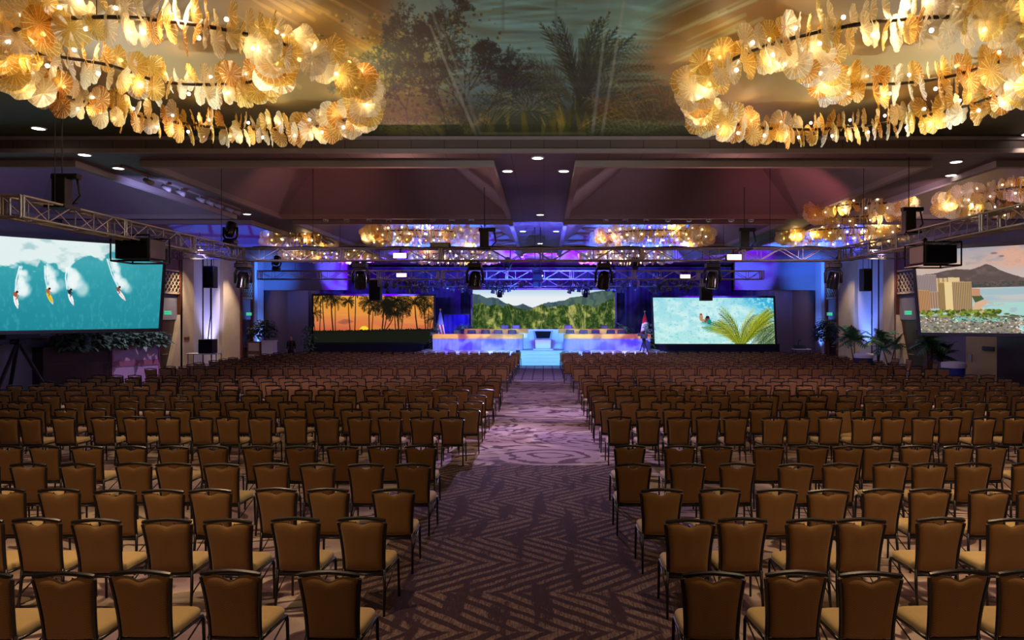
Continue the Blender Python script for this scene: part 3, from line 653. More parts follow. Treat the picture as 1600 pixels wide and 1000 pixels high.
# pale structural lines that cross the painted reflection
for (x0, y0, x1, y1, c_, a_) in [(672, 40, 745, 214, '#8a958c', .6), (690, 40, 752, 214, '#6c7a78', .5), (646, -60, 690, 60, '#7f9694', .5), (668, -60, 710, 60, '#4c6a72', .5), (958, -60, 925, 214, '#7f9694', .5), (985, -60, 940, 214, '#98a49c', .4), (786, -60, 786, 45, '#57716f', .5), (870, -60, 868, 80, '#57716f', .5),
                              (770, 14, 900, 14, '#56706e', .6), (780, 50, 880, 50, '#56706e', .5), (750, 209, 915, 209, '#9a9a70', .5)]:
    A.seg((x0, y0), (x1, y1), 4, 5, c_, a_)
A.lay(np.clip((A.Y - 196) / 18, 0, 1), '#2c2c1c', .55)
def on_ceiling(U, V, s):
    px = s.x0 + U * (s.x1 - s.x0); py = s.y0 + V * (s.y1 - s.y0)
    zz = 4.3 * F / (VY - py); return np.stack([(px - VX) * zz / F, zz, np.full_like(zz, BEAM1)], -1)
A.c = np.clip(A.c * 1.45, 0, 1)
reflection_panel = A.build('painted_reflection_panel', M['paint'], on_ceiling)
reflection_panel.name = 'ceiling_reflection'; tag(reflection_panel, 'large ceiling panel painted with a ghosted reflection of palms and scrub', 'painted reflection')
# ---------------------------------------------------------------- chairs
def ordw(n):
    a = ['zeroth', 'first', 'second', 'third', 'fourth', 'fifth', 'sixth', 'seventh', 'eighth', 'ninth', 'tenth', 'eleventh', 'twelfth', 'thirteenth', 'fourteenth', 'fifteenth', 'sixteenth', 'seventeenth', 'eighteenth', 'nineteenth']
    if n < 20: return a[n]
    t = {2: 'twent', 3: 'thirt', 4: 'fort'}[n // 10]
    return t + 'ieth' if n % 10 == 0 else t + 'y-' + a[n % 10]

def back_xy(v):                                   # half width and y of the back at height v (0..1)
    hw = 0.192 + 0.034 * v ** 1.4 - 0.006 * math.sin(PI * v); y = -0.205 - 0.075 * v ** 1.2
    return hw, y
Z0, Z1 = 0.405, 0.905
def make_chair(label, group):
    t = thing('banquet_chair', (0, 0, 0), label, 'chair', group)
    # upholstered back: scalloped top edge
    def side(sgn):
        def fn(u, v):
            s = 2 * u - 1; hw, y = back_xy(v); hw -= 0.012
            top = 0.888 - 0.038 * math.exp(-(s / 0.26) ** 2) - 0.010 * math.exp(-((abs(s) - 1) / .12) ** 2)
            v = .5 - .5 * math.cos(PI * v); hw, y = back_xy(v); hw -= 0.012; z = Z0 + 0.01 + (top - Z0) * v
            bul = 0.006 + 0.028 * math.sqrt(max(0, 1 - s ** 6)) * max(0, 1 - (2 * v - 1) ** 6) ** .5
            return (s * hw, y + sgn * bul, z)
        return fn
    b = MB(); b.grid(side(-1), 16, 10); n_ = len(b.v); b.grid(side(1), 16, 10)
    b.f[160:] = [f[::-1] for f in b.f[160:]]; b.f = [f[::-1] for f in b.f]
    W = 17
    def stitch(seq):
        for a_, c_ in zip(seq[:-1], seq[1:]): b.f.append((a_, c_, c_ + n_, a_ + n_)); b.m.append(0)
    stitch([i for i in range(W)]); stitch([(10 * W + i) for i in range(W)][::-1]); stitch([j * W for j in range(11)][::-1]); stitch([j * W + 16 for j in range(11)])
    b.build('backrest', M['back_fab'], t, smooth=True, sharp=60)
    # seat pad
    def pad(levels):
        b = MB(); n = 28; vs = []
        for (z, ins) in levels:
            for k in range(n):
                a = 2 * PI * k / n; c, s_ = math.cos(a), math.sin(a); e = 0.36
                x = math.copysign(abs(c) ** e, c); y = math.copysign(abs(s_) ** e, s_)
                hw = (0.215 + 0.012 * y) - ins; vs.append((x * hw, 0.01 + y * (0.225 - ins), z))
        m = len(levels); fs = [(i * n + k, i * n + (k + 1) % n, (i + 1) * n + (k + 1) % n, (i + 1) * n + k) for i in range(m - 1) for k in range(n)]
        fs.append(tuple(range(n))[::-1]); fs.append(tuple(range((m - 1) * n, m * n))); return b.add(vs, fs)
    pad([(0.405, 0.012), (0.415, 0.0), (0.45, 0.0), (0.468, 0.012), (0.478, 0.035), (0.482, 0.07)]).build('seat', M['seat_fab'], t, smooth=True, sharp=50)
    # frame round the back with arched top rail and a grip under it
    b = MB(); L = []
    for i in range(9):
        v = i / 8; hw, y = back_xy(v); L.append(Vector((-hw, y, Z0 - .02 + (Z1 - Z0) * v)))
    top = [Vector((x, back_xy(1)[1] - .004, 0.908 + 0.022 * (1 - (abs(x) / .226) ** 1.6))) for x in [-.226, -.2, -.15, -.08, 0, .08, .15, .2, .226]]
    b.tube(L, 0.0155, 6); b.tube([Vector((-p.x, p.y, p.z)) for p in L], 0.0155, 6); b.tube(top, [.016] + [.0185] * 7 + [.016], 6)
    b.tube([Vector((x, back_xy(.95)[1], 0.893 - 0.040 * math.sqrt(max(0, 1 - (x / .062) ** 2)))) for x in [-.062, -.05, -.03, 0, .03, .05, .062]], 0.006, 5)
    b.tube([Vector((-.19, -.205, Z0 - .008)), Vector((.19, -.205, Z0 - .008))], 0.014, 6)
    b.build('back_frame', M['frame'], t, smooth=True, sharp=50)
    b = MB()
    for sx in (-1, 1): b.tube([(sx * .205, -.21, .40), (sx * .215, .21, .395)], 0.012, 6); b.tube([(sx * .197, -.235, .20), (sx * .212, .215, .375)], 0.007, 5)
    b.tube([(-.205, .2, .395), (.205, .2, .395)], 0.011, 6); b.tube([(-.197, -.215, .375), (.197, -.215, .375)], 0.011, 6)
    b.build('seat_frame', M['frame'], t, smooth=True)
    for sx in (-1, 1):
        MB().tube([(sx * .193, -.207, .44), (sx * .2, -.222, .25), (sx * .205, -.262, 0)], [.016, .0145, .0125], 7).build('leg', M['frame'], t, smooth=True)
        MB().tube([(sx * .213, .205, .40), (sx * .218, .222, .36), (sx * .222, .235, 0)], [.015, .0145, .012], 7).build('leg', M['frame'], t, smooth=True)
    return t

rowZ = lambda py: 1.87 * F / (py - VY)
near_rows = [
 (893, [-22, 105, 220, 362, 518], [1115, 1241, 1359, 1497, 1609]),
 (811, [-30, 57, 153, 261, 360, 461, 566], [1078, 1161, 1265, 1346, 1471, 1578]),
 (765, [-62, 5, 90, 182, 257, 328, 431, 513, 613], [1034, 1124, 1213, 1291, 1378, 1456, 1545, 1618]),
 (724.5, [-30, 44, 123, 206, 270, 348, 423, 498, 572, 647], [990, 1074, 1153, 1242, 1312, 1393, 1452, 1523, 1610]),
 (697, [-48, 12, 70, 138, 207, 274, 334, 405, 472, 536, 600, 656], [983, 1062, 1120, 1201, 1272, 1323, 1372, 1433, 1496, 1551, 1614]),
 (652, [-38, 13, 49, 97, 158, 209, 263, 316, 357, 407, 460, 510, 560, 610, 659, 706], [968, 1013, 1060, 1106, 1150, 1208, 1246, 1299, 1348, 1397, 1443, 1486, 1536, 1588]),
]
spots = []                                        # x, y, turn, block, row index, seat index from the aisle
for ri, (py, Ls, Rs) in enumerate(near_rows):
    z = rowZ(py)
    for bi, lst in ((0, Ls[::-1]), (1, Rs)):
        for si, px in enumerate(lst):
            spots.append(((px - VX) * z / F, z + R.uniform(-.04, .04), R.uniform(-.05, .05) + (0.04 if bi else -.04) * 0, bi, ri, si))
rows = [14.6, 15.9, 17.2, 18.5, 19.8, 21.1, 22.35, 23.55] + [26.6 + 1.27 * i for i in range(12)]
for k_, z in enumerate(rows):
    ri = 6 + k_; n = 24 if z > 20 else 23
    for bi in (0, 1):
        x0 = -1.55 if bi == 0 else (1.32 if z < 30 else 1.1); sg = -1 if bi == 0 else 1
        sh = R.uniform(0, .12)
        lim = 15.2 if z < 40 else 14.0
        if bi == 0 and z < 17: lim = 13.5
        si = 0; x = x0 + sg * sh
        while abs(x) < lim:
            spots.append((x + R.uniform(-.05, .05), z + R.uniform(-.07, .07), R.gauss(0, .05), bi, ri, si)); si += 1
            x += sg * (0.595 + R.uniform(-.03, .05))
def in_view(x, y):
    px = VX + F * x / y; return -50 < px < 1650
vis = [s for s in spots if in_view(s[0], s[1])]
vis.sort(key=lambda s: s[1])
near, farc = vis[:300], vis[300:]
extra = [(s * (abs(x) + .62 * k), z, 0.0, b_, ri, n_ + k) for ri, z in ((0, rowZ(893)), (1, rowZ(811)), (2, rowZ(765))) for (s, b_) in ((-1, 0), (1, 1)) for k in (1, 2) for (x, n_) in [max(((abs(q[0]), q[5]) for q in spots if q[4] == ri and q[3] == b_))]]
near = near[:288] + extra; farc = vis[288:]
CG = {0: 'banquet chairs left of the aisle', 1: 'banquet chairs right of the aisle'}
def chair_label(bi, ri, si):
    side = 'left' if bi == 0 else 'right'
    row = 'nearest row' if ri == 0 else ordw(ri + 1) + ' row from the front of the picture'
    seat = 'aisle-end' if si == 0 else ordw(si + 1) + ' out from the aisle,'
    if ri == 0: return f'brown banquet chair, {seat} {side} side, nearest row' if si else f'brown banquet chair at the {side} aisle edge, nearest row'
    return f'brown banquet chair, {seat} {side} side, {ordw(ri + 1)} row counting away from camera' if si else f'brown banquet chair at {side} aisle edge, {ordw(ri + 1)} row counting away from camera'
proto = make_chair('x', CG[0])
for i, (x, y, a, bi, ri, si) in enumerate(near):
    o = proto if i == 0 else copy_tree(proto)
    o.location = (x, y + 0.28, 0); o.rotation_euler = (0, 0, a)
    o['label'] = chair_label(bi, ri, si); o['group'] = CG[bi]
# one chair set askew
o = copy_tree(proto); o.location = ((1337 - VX) * 14.1 / F, 14.15, 0); o.rotation_euler = (0, 0, PI + .5)
o['label'] = 'brown banquet chair turned askew, its pale front facing backwards'; o['group'] = 'chairs out of line'
del o['group']
# a few empty chairs facing the side doors
for (px, z, a, lb) in ((1392, 33.0, 1.9, 'empty banquet chair beside the potted palms, facing the side wall'), (1412, 32.4, 1.7, 'empty banquet chair in front of the pale stone pillar, side-on'),
                       (1452, 30.0, 1.5, 'empty banquet chair side-on near the pale blue covered bin'), (1276, 40.5, 2.6, 'pale-fronted banquet chair turned backwards by the far tree')):
    o = copy_tree(proto); o.location = ((px - VX) * z / F, z, 0); o.rotation_euler = (0, 0, a); o['label'] = lb; del o['group']
b = MB()
for (x, y, a, bi, ri, si) in farc:
    ca, sa = math.cos(a), math.sin(a); s0 = len(b.v)
    def q(pts): return [(x + p[0] * ca - p[1] * sa, y + .28 + p[0] * sa + p[1] * ca, p[2]) for p in pts]
    b.cur = 0
    lo = [(-.18, -.19, .44), (.18, -.19, .44), (.215, -.265, .87), (.07, -.275, .875), (0, -.275, .855), (-.07, -.275, .875), (-.215, -.265, .87)]
    b.add(q(lo) + q([(p[0], p[1] - .045, p[2]) for p in lo]), [(0, 1, 2, 3, 4, 5, 6), (13, 12, 11, 10, 9, 8, 7), (4, 3, 10, 11), (5, 4, 11, 12), (3, 2, 9, 10), (6, 5, 12, 13)])
    b.cur = 1
    st = [(-.22, -.2, .45), (.22, -.2, .45), (.23, .23, .45), (-.23, .23, .45)]
    b.add(q(st) + q([(p[0] * .95, p[1], .48) for p in st]), [(4, 5, 6, 7), (0, 1, 5, 4), (1, 2, 6, 5), (2, 3, 7, 6), (3, 2, 1, 0)])
    b.cur = 2
    def bar(p, r, h=None):
        (xa, ya, za), (xb, yb, zb) = p; w_ = r
        if abs(xa - xb) > abs(za - zb): vs = [(xx, yy + dy, zz + dz) for (xx, yy, zz) in p for dy in (-w_, w_) for dz in (-w_, w_)]
        else: vs = [(xx + dx, yy + dy, zz) for (xx, yy, zz) in p for dx in (-w_, w_) for dy in (-w_, w_)]
        b.add(q(vs), [(0, 1, 3, 2), (4, 6, 7, 5), (0, 2, 6, 4), (1, 5, 7, 3), (0, 4, 5, 1), (2, 3, 7, 6)])
    bar([(-.228, -.29, .895), (0, -.29, .922)], .014); bar([(0, -.29, .922), (.228, -.29, .895)], .014)
    for sx in (-1, 1): bar([(sx * .19, -.2, .42), (sx * .226, -.29, .9)], .012); bar([(sx * .205, -.26, 0), (sx * .193, -.2, .44)], .012); bar([(sx * .222, .23, 0), (sx * .213, .2, .45)], .011)
    bar([(-.2, -.205, .425), (.2, -.205, .425)], .012)
tag(b.build('banquet_chair_mass', [M['back_fab'], M['seat_fab'], M['frame']]), 'far rows of brown banquet chairs filling the hall up to the stage', 'chair', 'banquet chairs in the far rows', 'stuff')

# ---------------------------------------------------------------- chandeliers
def disc_mat(name, c1, c2, trans):
    t = NT(name); co = t.n('ShaderNodeAttribute', {'attribute_name': 'disc'}).outputs['Vector']; s = t.n('ShaderNodeSeparateXYZ', Vector=co)
    r = t.math('SQRT', t.math('ADD', t.math('MULTIPLY', s.outputs[0], s.outputs[0]), t.math('MULTIPLY', s.outputs[1], s.outputs[1])))
    a = t.math('ARCTAN2', s.outputs[1], s.outputs[0])
    nz = t.n('ShaderNodeTexNoise', Vector=co, Scale=9.0, Detail=3.0)
    ribs = t.math('PINGPONG', t.math('ADD', t.math('MULTIPLY', a, 5.5), t.math('MULTIPLY', nz.outputs[0], 1.2)), 1.0)
    ring = t.math('PINGPONG', t.math('ADD', t.math('MULTIPLY', r, 42.0), t.math('MULTIPLY', nz.outputs[0], 4.0)), 1.0)
    k = t.math('MINIMUM', t.math('ADD', t.math('GREATER_THAN', ribs, 0.80), t.math('MULTIPLY', t.math('GREATER_THAN', ring, 0.86), 0.4)), 1.0)
    col = t.mix(nz.outputs[0], s2l(c1), s2l(c2)); col2 = t.mix(k, col, s2l('#ffe9b8'))
    tr = t.n('ShaderNodeBsdfTranslucent', Color=col2); df = t.n('ShaderNodeBsdfDiffuse', Color=col2)
    m1 = t.n('ShaderNodeMixShader', _0=0.45, _1=tr.outputs[0], _2=df.outputs[0])
    gl = t.n('ShaderNodeBsdfGlossy', Color=(1, 1, 1), Roughness=0.15)
    m2 = t.n('ShaderNodeMixShader', _0=0.08, _1=m1.outputs[0], _2=gl.outputs[0])
    tp = t.n('ShaderNodeBsdfTransparent', Color=tuple(min(1, v * 1.4 + .15) for v in s2l(c2)))
    f = t.math('MULTIPLY', t.math('SUBTRACT', 1.0, k), trans)
    m3 = t.n('ShaderNodeMixShader', _0=f, _1=m2.outputs[0], _2=tp.outputs[0])
    t.t.links.new(m3.outputs[0], t.out.inputs[0]); return t.m
DM = [disc_mat('glass_gold', '#d89a30', '#f4cf70', .30), disc_mat('glass_pale', '#ead9a8', '#fff4d8', .38), disc_mat('glass_amber', '#c47822', '#e8a848', .30), disc_mat('glass_clear', '#d8c8c0', '#f4e8e0', .5)]
M['bulb'] = emit('bulb_glow', '#fff0d0', 7.0, 'NONE')
M['pipe'] = simple('bronze_pipe', '#4c4038', 0.4, 0.6)
def disc_mesh(seed, rad):
    r = random.Random(seed); n, m = 28, 3; vs = [(0, 0, 0)]; lob = r.choice([7, 8, 9]); ph = r.uniform(0, 6); cup = r.uniform(.10, .32)
    for j in range(1, m + 1):
        for i in range(n):
            a = 2 * PI * i / n; rr = rad * j / m * (1 + (0.07 * abs(math.sin(lob * a / 2 + ph)) + .05 * math.sin(2 * a + ph)) * (j / m))
            vs.append((rr * math.cos(a), rr * math.sin(a), cup * rad * (j / m) ** 2 + 0.05 * rad * (j / m) * math.sin(lob * a + ph)))
    fs = [(0, 1 + i, 1 + (i + 1) % n) for i in range(n)]
    for j in range(m - 1): fs += [(1 + j * n + i, 1 + (j + 1) * n + i, 1 + (j + 1) * n + (i + 1) % n, 1 + j * n + (i + 1) % n) for i in range(n)]
    return vs, fs
DISCS = [disc_mesh(i, 0.172 + 0.022 * (i % 3)) for i in range(6)]
DMESH = {}
def disc_attr(me, vs):
    a = me.attributes.new('disc', 'FLOAT_VECTOR', 'POINT'); a.data.foreach_set('vector', [c for v in vs for c in v])
for i in range(6):
    for j in range(4):
        me = bpy.data.meshes.new('glass_disc'); me.from_pydata(DISCS[i][0], [], DISCS[i][1]); me.materials.append(DM[j]); me.polygons.foreach_set('use_smooth', [True] * len(DISCS[i][1])); disc_attr(me, DISCS[i][0]); DMESH[i, j] = me
bb = MB(); bb.ball((0, 0, 0), 0.030, 8, 5); BULB = bb.mesh('bulb', M['bulb'], True)
def catmull(P_, n=10):
    o = []; P_ = [Vector(p) for p in P_]
    for i in range(len(P_) - 1):
        a, b, c, d = P_[max(i - 1, 0)], P_[i], P_[i + 1], P_[min(i + 2, len(P_) - 1)]
        for k in range(n):
            t = k / n; o.append(0.5 * ((2 * b) + (c - a) * t + (2 * a - 5 * b + 4 * c - d) * t * t + (3 * b - a - 3 * c + d) * t ** 3))
    return o + [P_[-1]]
def walk(pts, step):
    out = []; d = 0.0; nxt = step * .5
    for a, b in zip(pts[:-1], pts[1:]):
        L = (b - a).length
        while d + L >= nxt: out.append((a.lerp(b, (nxt - d) / L), (b - a).normalized())); nxt += step
        d += L
    return out
CURL = [(-2.0, -1.65), (-1.5, -1.3), (-1.0, -1.0), (-.78, -.62), (-.6, -.25), (-.1, -.08), (.6, -.12), (1.15, -.38), (1.5, -.85), (1.72, -1.35), (1.9, -1.78)]
def chandelier(x, y, label, ring=2.6, curl=True, lights=8, energy=26.0, parts=100, mir=1, h=3.75, dens=1.0, seed=0, group=None, rods=True):
    r = random.Random(seed); z0 = EYE + h
    t = thing('glass_disc_chandelier', (x, y, z0), label, 'chandelier', group)
    circ = [Vector((ring * math.cos(2 * PI * k / 72), ring * math.sin(2 * PI * k / 72), 0)) for k in range(73)]
    b = MB(); b.tube(circ[:-1], 0.028, 7, closed=True); b.build('ring_pipe', M['pipe'], t, smooth=True)
    paths = [circ]
    if curl:
        c = catmull([(p[0] * mir, p[1], 0.0) for p in CURL]); MB().tube(c, 0.026, 7).build('curl_pipe', M['pipe'], t, smooth=True); paths.append(c)
    if rods:
        top = (BEAM1 if y < BEAM0 else SOF + (1.6 if ring > 2 else 0)) - z0
        for k in range(3):
            a = 2 * PI * k / 3 + .5; p = (ring * math.cos(a), ring * math.sin(a)); inset = 1.0
            q = (p[0] * .55, p[1] * .55) if top > 1.5 else p
            MB().cyl((q[0], q[1], top), (p[0], p[1], 0), 0.006, 5).build('hanging_rod', M['pipe'], t)
    pos = [pp for pth in paths for pp in walk(pth, 0.125 / dens)]
    items = []
    for (p, tan) in pos:
        for sg in (1, -1):
            if r.random() < .06: continue
            rad = 0.19; az = math.atan2(tan.y, tan.x) + r.uniform(-.35, .35)
            side = Vector((-tan.y, tan.x, 0)) * r.uniform(-.16, .16)
            c = p + side + Vector((0, 0, sg * r.uniform(.08, .17))) + tan * r.uniform(-.04, .04)
            mt = Matrix.Translation(c) @ Matrix.Rotation(az, 4, 'Z') @ Matrix.Rotation(PI / 2 + r.uniform(-.3, .3), 4, 'Y') @ Matrix.Rotation(r.uniform(0, 6.28), 4, 'Z') @ Matrix.Scale(r.uniform(.82, 1.12), 4)
            items.append((mt, r.randrange(6), r.choice([0, 0, 1, 1, 2, 3, 0, 1])))
    # the nearest to the camera stay separate parts, the rest is one mass
    items.sort(key=lambda it: (Vector((x, y, z0)) + it[0].translation - Vector((0, 0, EYE))).length)
    for (mt, i, j) in items[:parts]:
        o = bpy.data.objects.new('glass_disc', DMESH[i, j]); COL.objects.link(o); o.parent = t; o.matrix_local = mt
    if items[parts:]:
        b = MB(); loc_ = []
        for (mt, i, j) in items[parts:]:
            loc_ += DISCS[i][0]
            b.cur = j; b.add([mt @ Vector(v) for v in DISCS[i][0]], DISCS[i][1])
        o = b.build('glass_disc_mass', DM, t, smooth=True); disc_attr(o.data, loc_); o['kind'] = 'stuff'
    bp = [(p, tn) for (p, tn) in (pp for pth in paths for pp in walk(pth, 0.33))]
    if parts:
        for i, (p, tn) in enumerate(bp[:90]):
            o = bpy.data.objects.new('bulb', BULB); COL.objects.link(o); o.parent = t; o.location = p + Vector((r.uniform(-.05, .05), r.uniform(-.05, .05), (.13 if i % 2 else -.15)))
    else:
        b = MB()
        for i, (p, tn) in enumerate(bp): b.ball(p + Vector((0, 0, .13 if i % 2 else -.15)), .042, 6, 4)
        o = b.build('bulb_mass', M['bulb'], t); o['kind'] = 'stuff'
    n = len(pos)
    for k in range(lights):
        p, tn = pos[int((k + .5) * n / lights)]
        l = lamp('chandelier_light', 'POINT', (x + p.x, y + p.y, z0 + p.z + (.19 if k % 2 else -.16)), energy, (1.0, 0.76, 0.42), size=0.11)
    return t
GC = 'glass disc chandeliers'
chandelier(-5.5, 11.35, 'large foreground glass disc chandelier on the left, looping twice', lights=32, energy=6.8, seed=1, group=GC)
chandelier(5.05, 11.35, 'large foreground glass disc chandelier on the right, looping twice', lights=32, energy=6.8, seed=2, group=GC)
chandelier(15.4, 21.9, 'glass disc chandelier above the crater-view video screen', lights=7, energy=26, parts=60, seed=3, group=GC, dens=.9)
chandelier(11.0, 24.4, 'small oval glass disc chandelier hung from the right ceiling strip', ring=1.55, curl=False, lights=4, energy=20, parts=40, seed=4, group=GC)
chandelier(-5.5, 32.4, 'glass disc chandelier in the middle-left coffer beyond the front truss', lights=6, energy=26, parts=0, seed=5, group=GC, dens=.8)
chandelier(5.0, 32.4, 'glass disc chandelier in the middle-right coffer beyond the front truss', lights=6, energy=26, parts=0, seed=6, group=GC, dens=.8)
chandelier(13.4, 31.6, 'glass disc chandelier above the blue alcove near the right wall', lights=6, energy=26, parts=0, seed=7, group=GC, dens=.8)
chandelier(-11.6, 33.5, 'small glass disc chandelier beside the patterned blue ceiling light', ring=1.5, curl=False, lights=3, energy=20, parts=0, seed=8, group=GC)
chandelier(-12.6, 41.5, 'distant glass disc chandelier glimpsed through the front truss, far left', lights=3, energy=20, parts=0, seed=9, group=GC, dens=.7)
chandelier(-5.5, 43.0, 'distant glass disc chandelier just left above the mountain screen', lights=3, energy=20, parts=0, seed=10, group=GC, dens=.7)
chandelier(5.0, 43.0, 'distant glass disc chandelier just right above the mountain screen', lights=3, energy=20, parts=0, seed=11, group=GC, dens=.7)
# ---------------------------------------------------------------- recessed downlights and ceiling tracks
def downlight(x, y, zc, label, on=True, e=40, r=0.13, grp='round ceiling downlights'):
    t = thing('ceiling_downlight', (x, y, zc), label, 'ceiling light', grp)
    MB().lathe([(r * 1.25, -.002), (r * 1.25, -.02), (r, -.025), (r * .95, -.005)], n=20).build('trim_ring', M['white'], t)
    MB().lathe([(.01, -.012), (r * .98, -.014), (r * .98, -.022), (.01, -.024)], n=20).build('diffuser', M['downlight'], t)
    if e: lamp('downlight', 'SPOT', (x, y, zc - .05), e, (1.0, .82, .6), (x, y, 0), 0.06, 100, .6)
for (px, py, lb) in ((840, 246, 'single downlight nearest the raised ceiling, on the central strip'), (793, 266.5, 'left one of the paired downlights on the near central strip'), (881, 266.5, 'right one of the paired downlights on the near central strip'),
                     (844, 335, 'single downlight halfway along the central ceiling strip'), (817, 361, 'left one of the paired downlights just before the front truss'), (869, 361, 'right one of the paired downlights just before the front truss'),
                     (844, 380, 'farthest single downlight, just above the front truss'), (132, 241, 'downlight by the corner of the far-left coffer'), (185, 262, 'downlight beside the left ceiling track of spotlights'),
                     (386, 334, 'downlight at the far end of the left ceiling strip'), (1494, 252, 'downlight nearest on the right ceiling strip'), (1486, 273, 'downlight farther along the right ceiling strip'), (1484, 330, 'downlight hidden among glass discs on right strip')):
    z = 3.9 * F / (VY - py)
    if z < BEAM0 + .1: z = BEAM0 + .3
    if py == 1484: continue
    downlight((px - VX) * z / F, z, SOF, lb, e=60)
for (px, py, lb) in ((60, 199, 'downlight at the left edge of the raised ceiling'), (1592, 213.6, 'downlight at the right edge of the raised ceiling')):
    z = 4.3 * F / (VY - py); downlight((px - VX) * z / F, min(z, 16.3), BEAM1 - .01, lb, e=40)
def slot(x0, x1, xs_, label):
    t = thing('recessed_light_slot', ((x0 + x1) / 2, 27.15, SOF), label, 'light fixture', 'recessed light slots')
    c = (x0 + x1) / 2
    MB().box(x0 - c, x1 - c, -.42, .30, -.03, -.004).build('slot_pan', M['black'], t)
    for x in xs_:
        o = MB().lathe([(.0, -.16), (.09, -.16), (.11, -.12), (.11, -.03), (.0, -.03)], n=14).build('lamp_can', M['silver'], t, (x - c, -.1, 0), smooth=True, sharp=40)
        MB().lathe([(.0, -.172), (.07, -.172), (.07, -.158), (.0, -.158)], n=12).build('lens', M['lens'], o)
slot(-10.0, -1.4, [(p - VX) * 27 / F for p in (508, 541, 576, 607, 640, 676, 706, 736)], 'black ceiling slot with eight small lamps, left of centre strip')
slot(1.0, 9.6, [(p - VX) * 27 / F for p in (947, 977, 1010, 1044, 1077, 1108, 1143, 1174)], 'black ceiling slot with eight small lamps, right of centre strip')
# track with spotlights on the left strip
t = thing('track_light', (-10.75, 21.5, SOF), 'ceiling track with small tilted spotlights on the left ceiling strip', 'track light')
MB().box(-.03, .03, -3.6, 3.4, -.05, -.002).build('track_rail', M['lip'], t)
for z in (19.1, 20.0, 20.8, 22.0, 22.6, 23.2, 24.0, 24.6):
    o = MB().tube([(0, 0, -.05), (0, 0, -.14)], .012, 6).build('stem', M['lip'], t, (0, z - 21.5, 0))
    MB().tube([(-.10, .0, -.12), (.0, .0, -.17), (.14, 0, -.24)], [.05, .065, .075], 10).build('spot_head', M['lip'], o, smooth=True)
t = thing('track_light', (-10.2, 32.6, SOF), 'cluster of three white spotlights above the small left chandelier', 'track light')
MB().box(-.5, .5, -.03, .03, -.05, -.002).build('track_rail', M['lip'], t)
for i in range(3):
    o = MB().tube([(0, 0, -.05), (0, 0, -.2)], .014, 6).build('stem', M['black'], t, (-.35 + .35 * i, 0, 0)); MB().tube([(-.1, -.1, -.2), (.12, .1, -.34)], [.09, .12], 10).build('spot_head', M['silver'], o)

# ---------------------------------------------------------------- trusses
TZ = EYE + 1.9
def ceil_z(x, y):
    if y < BEAM0: return BEAM1
    for (x0, x1) in CX:
        for (y0, y1) in CY:
            if x0 < x < x1 and y0 < y < y1: return SOF + min(1.6, min(x - x0, x1 - x, y - y0, y1 - y) * 1.6 / 2.2)
    return SOF
def truss(p0, p1, s, label, grp='lighting trusses', sec=0.62, mat='truss', rt=.024, posts=True):
    p0, p1 = Vector(p0), Vector(p1); d = (p1 - p0); L = d.length; u = d / L; side = u.cross(Vector((0, 0, 1))).normalized() * (s / 2); up = Vector((0, 0, s / 2))
    t = thing('lighting_truss', tuple(p0), label, 'truss', grp)
    cs = [side + up, side - up, -side + up, -side - up]
    for c in cs: MB().cyl(c, c + d, rt, 8).build('chord', M[mat], t, smooth=True)
    n = max(2, int(round(L / sec)))
    for (a, c, nm) in ((cs[0], cs[1], 'side_lacing'), (cs[2], cs[3], 'side_lacing'), (cs[0], cs[2], 'top_lacing'), (cs[1], cs[3], 'bottom_lacing')):
        b = MB()
        for i in range(n):
            q0, q1 = u * (L * i / n), u * (L * (i + 1) / n)
            b.cyl((a if i % 2 == 0 else c) + q0, (c if i % 2 == 0 else a) + q1, rt * .5, 5)
            if i % 2: b.cyl(a + q0, c + q0, rt * .45, 5)
        b.build(nm, M[mat], t)
    k = max(1, int(round(L / 3.05)))
    for i in range(k + 1):
        b = MB(); q = u * (L * i / k)
        for du in (-.035, .035):
            for (a, c) in ((0, 1), (2, 3), (0, 2), (1, 3)): b.cyl(cs[a] + q + u * du, cs[c] + q + u * du, rt * .95, 6)
        b.build('end_frame', M[mat], t)
    for f in ((.2, .45) if abs(L - 7.8) < .01 else (.12, .88) if L > 3 else (.5,)):
        w_ = p0 + d * f; MB().cyl(u * (L * f) + up, (u * (L * f)).to_3d() + Vector((0, 0, ceil_z(w_.x, w_.y) - p0.z)), .009, 5).build('suspension_cable', M['black'], t)
    return t
S = 0.36
XTL, XTR = -9.0, 8.85
truss((XTL, 20.9, TZ), (XTR, 20.9, TZ), S, 'long front lighting truss crossing the hall before the stage')
truss((XTL, 11.9, TZ), (XTL, 20.7, TZ), S, 'left lighting truss running back from the front truss')
truss((XTR, 10.6, TZ), (XTR, 20.7, TZ), S, 'right lighting truss running back from the front truss')
truss((XTL - .2, 11.9, TZ), (-12.6, 11.9, TZ), S, 'short truss stub leading off the near left corner')
truss((-12.4, 30.7, TZ), (-4.6, 30.7, TZ), S, 'blue-lit truss over the seats, left section')
truss((-4.4, 30.7, TZ), (9.5, 30.7, TZ), S, 'blue-lit truss over the seats, right section')
truss((-8.5, 36.4, TZ - .05), (8.2, 36.4, TZ - .05), S, 'rear stage truss thick with small stage lamps')
truss((-19.0, 36.0, 6.1), (-16.2, 36.0, 6.1), .45, 'short high truss between left pillars holding a speaker', sec=.55)
truss((15.8, 36.0, 6.1), (18.4, 36.0, 6.1), .45, 'short high truss between right pillars holding a speaker', sec=.55)

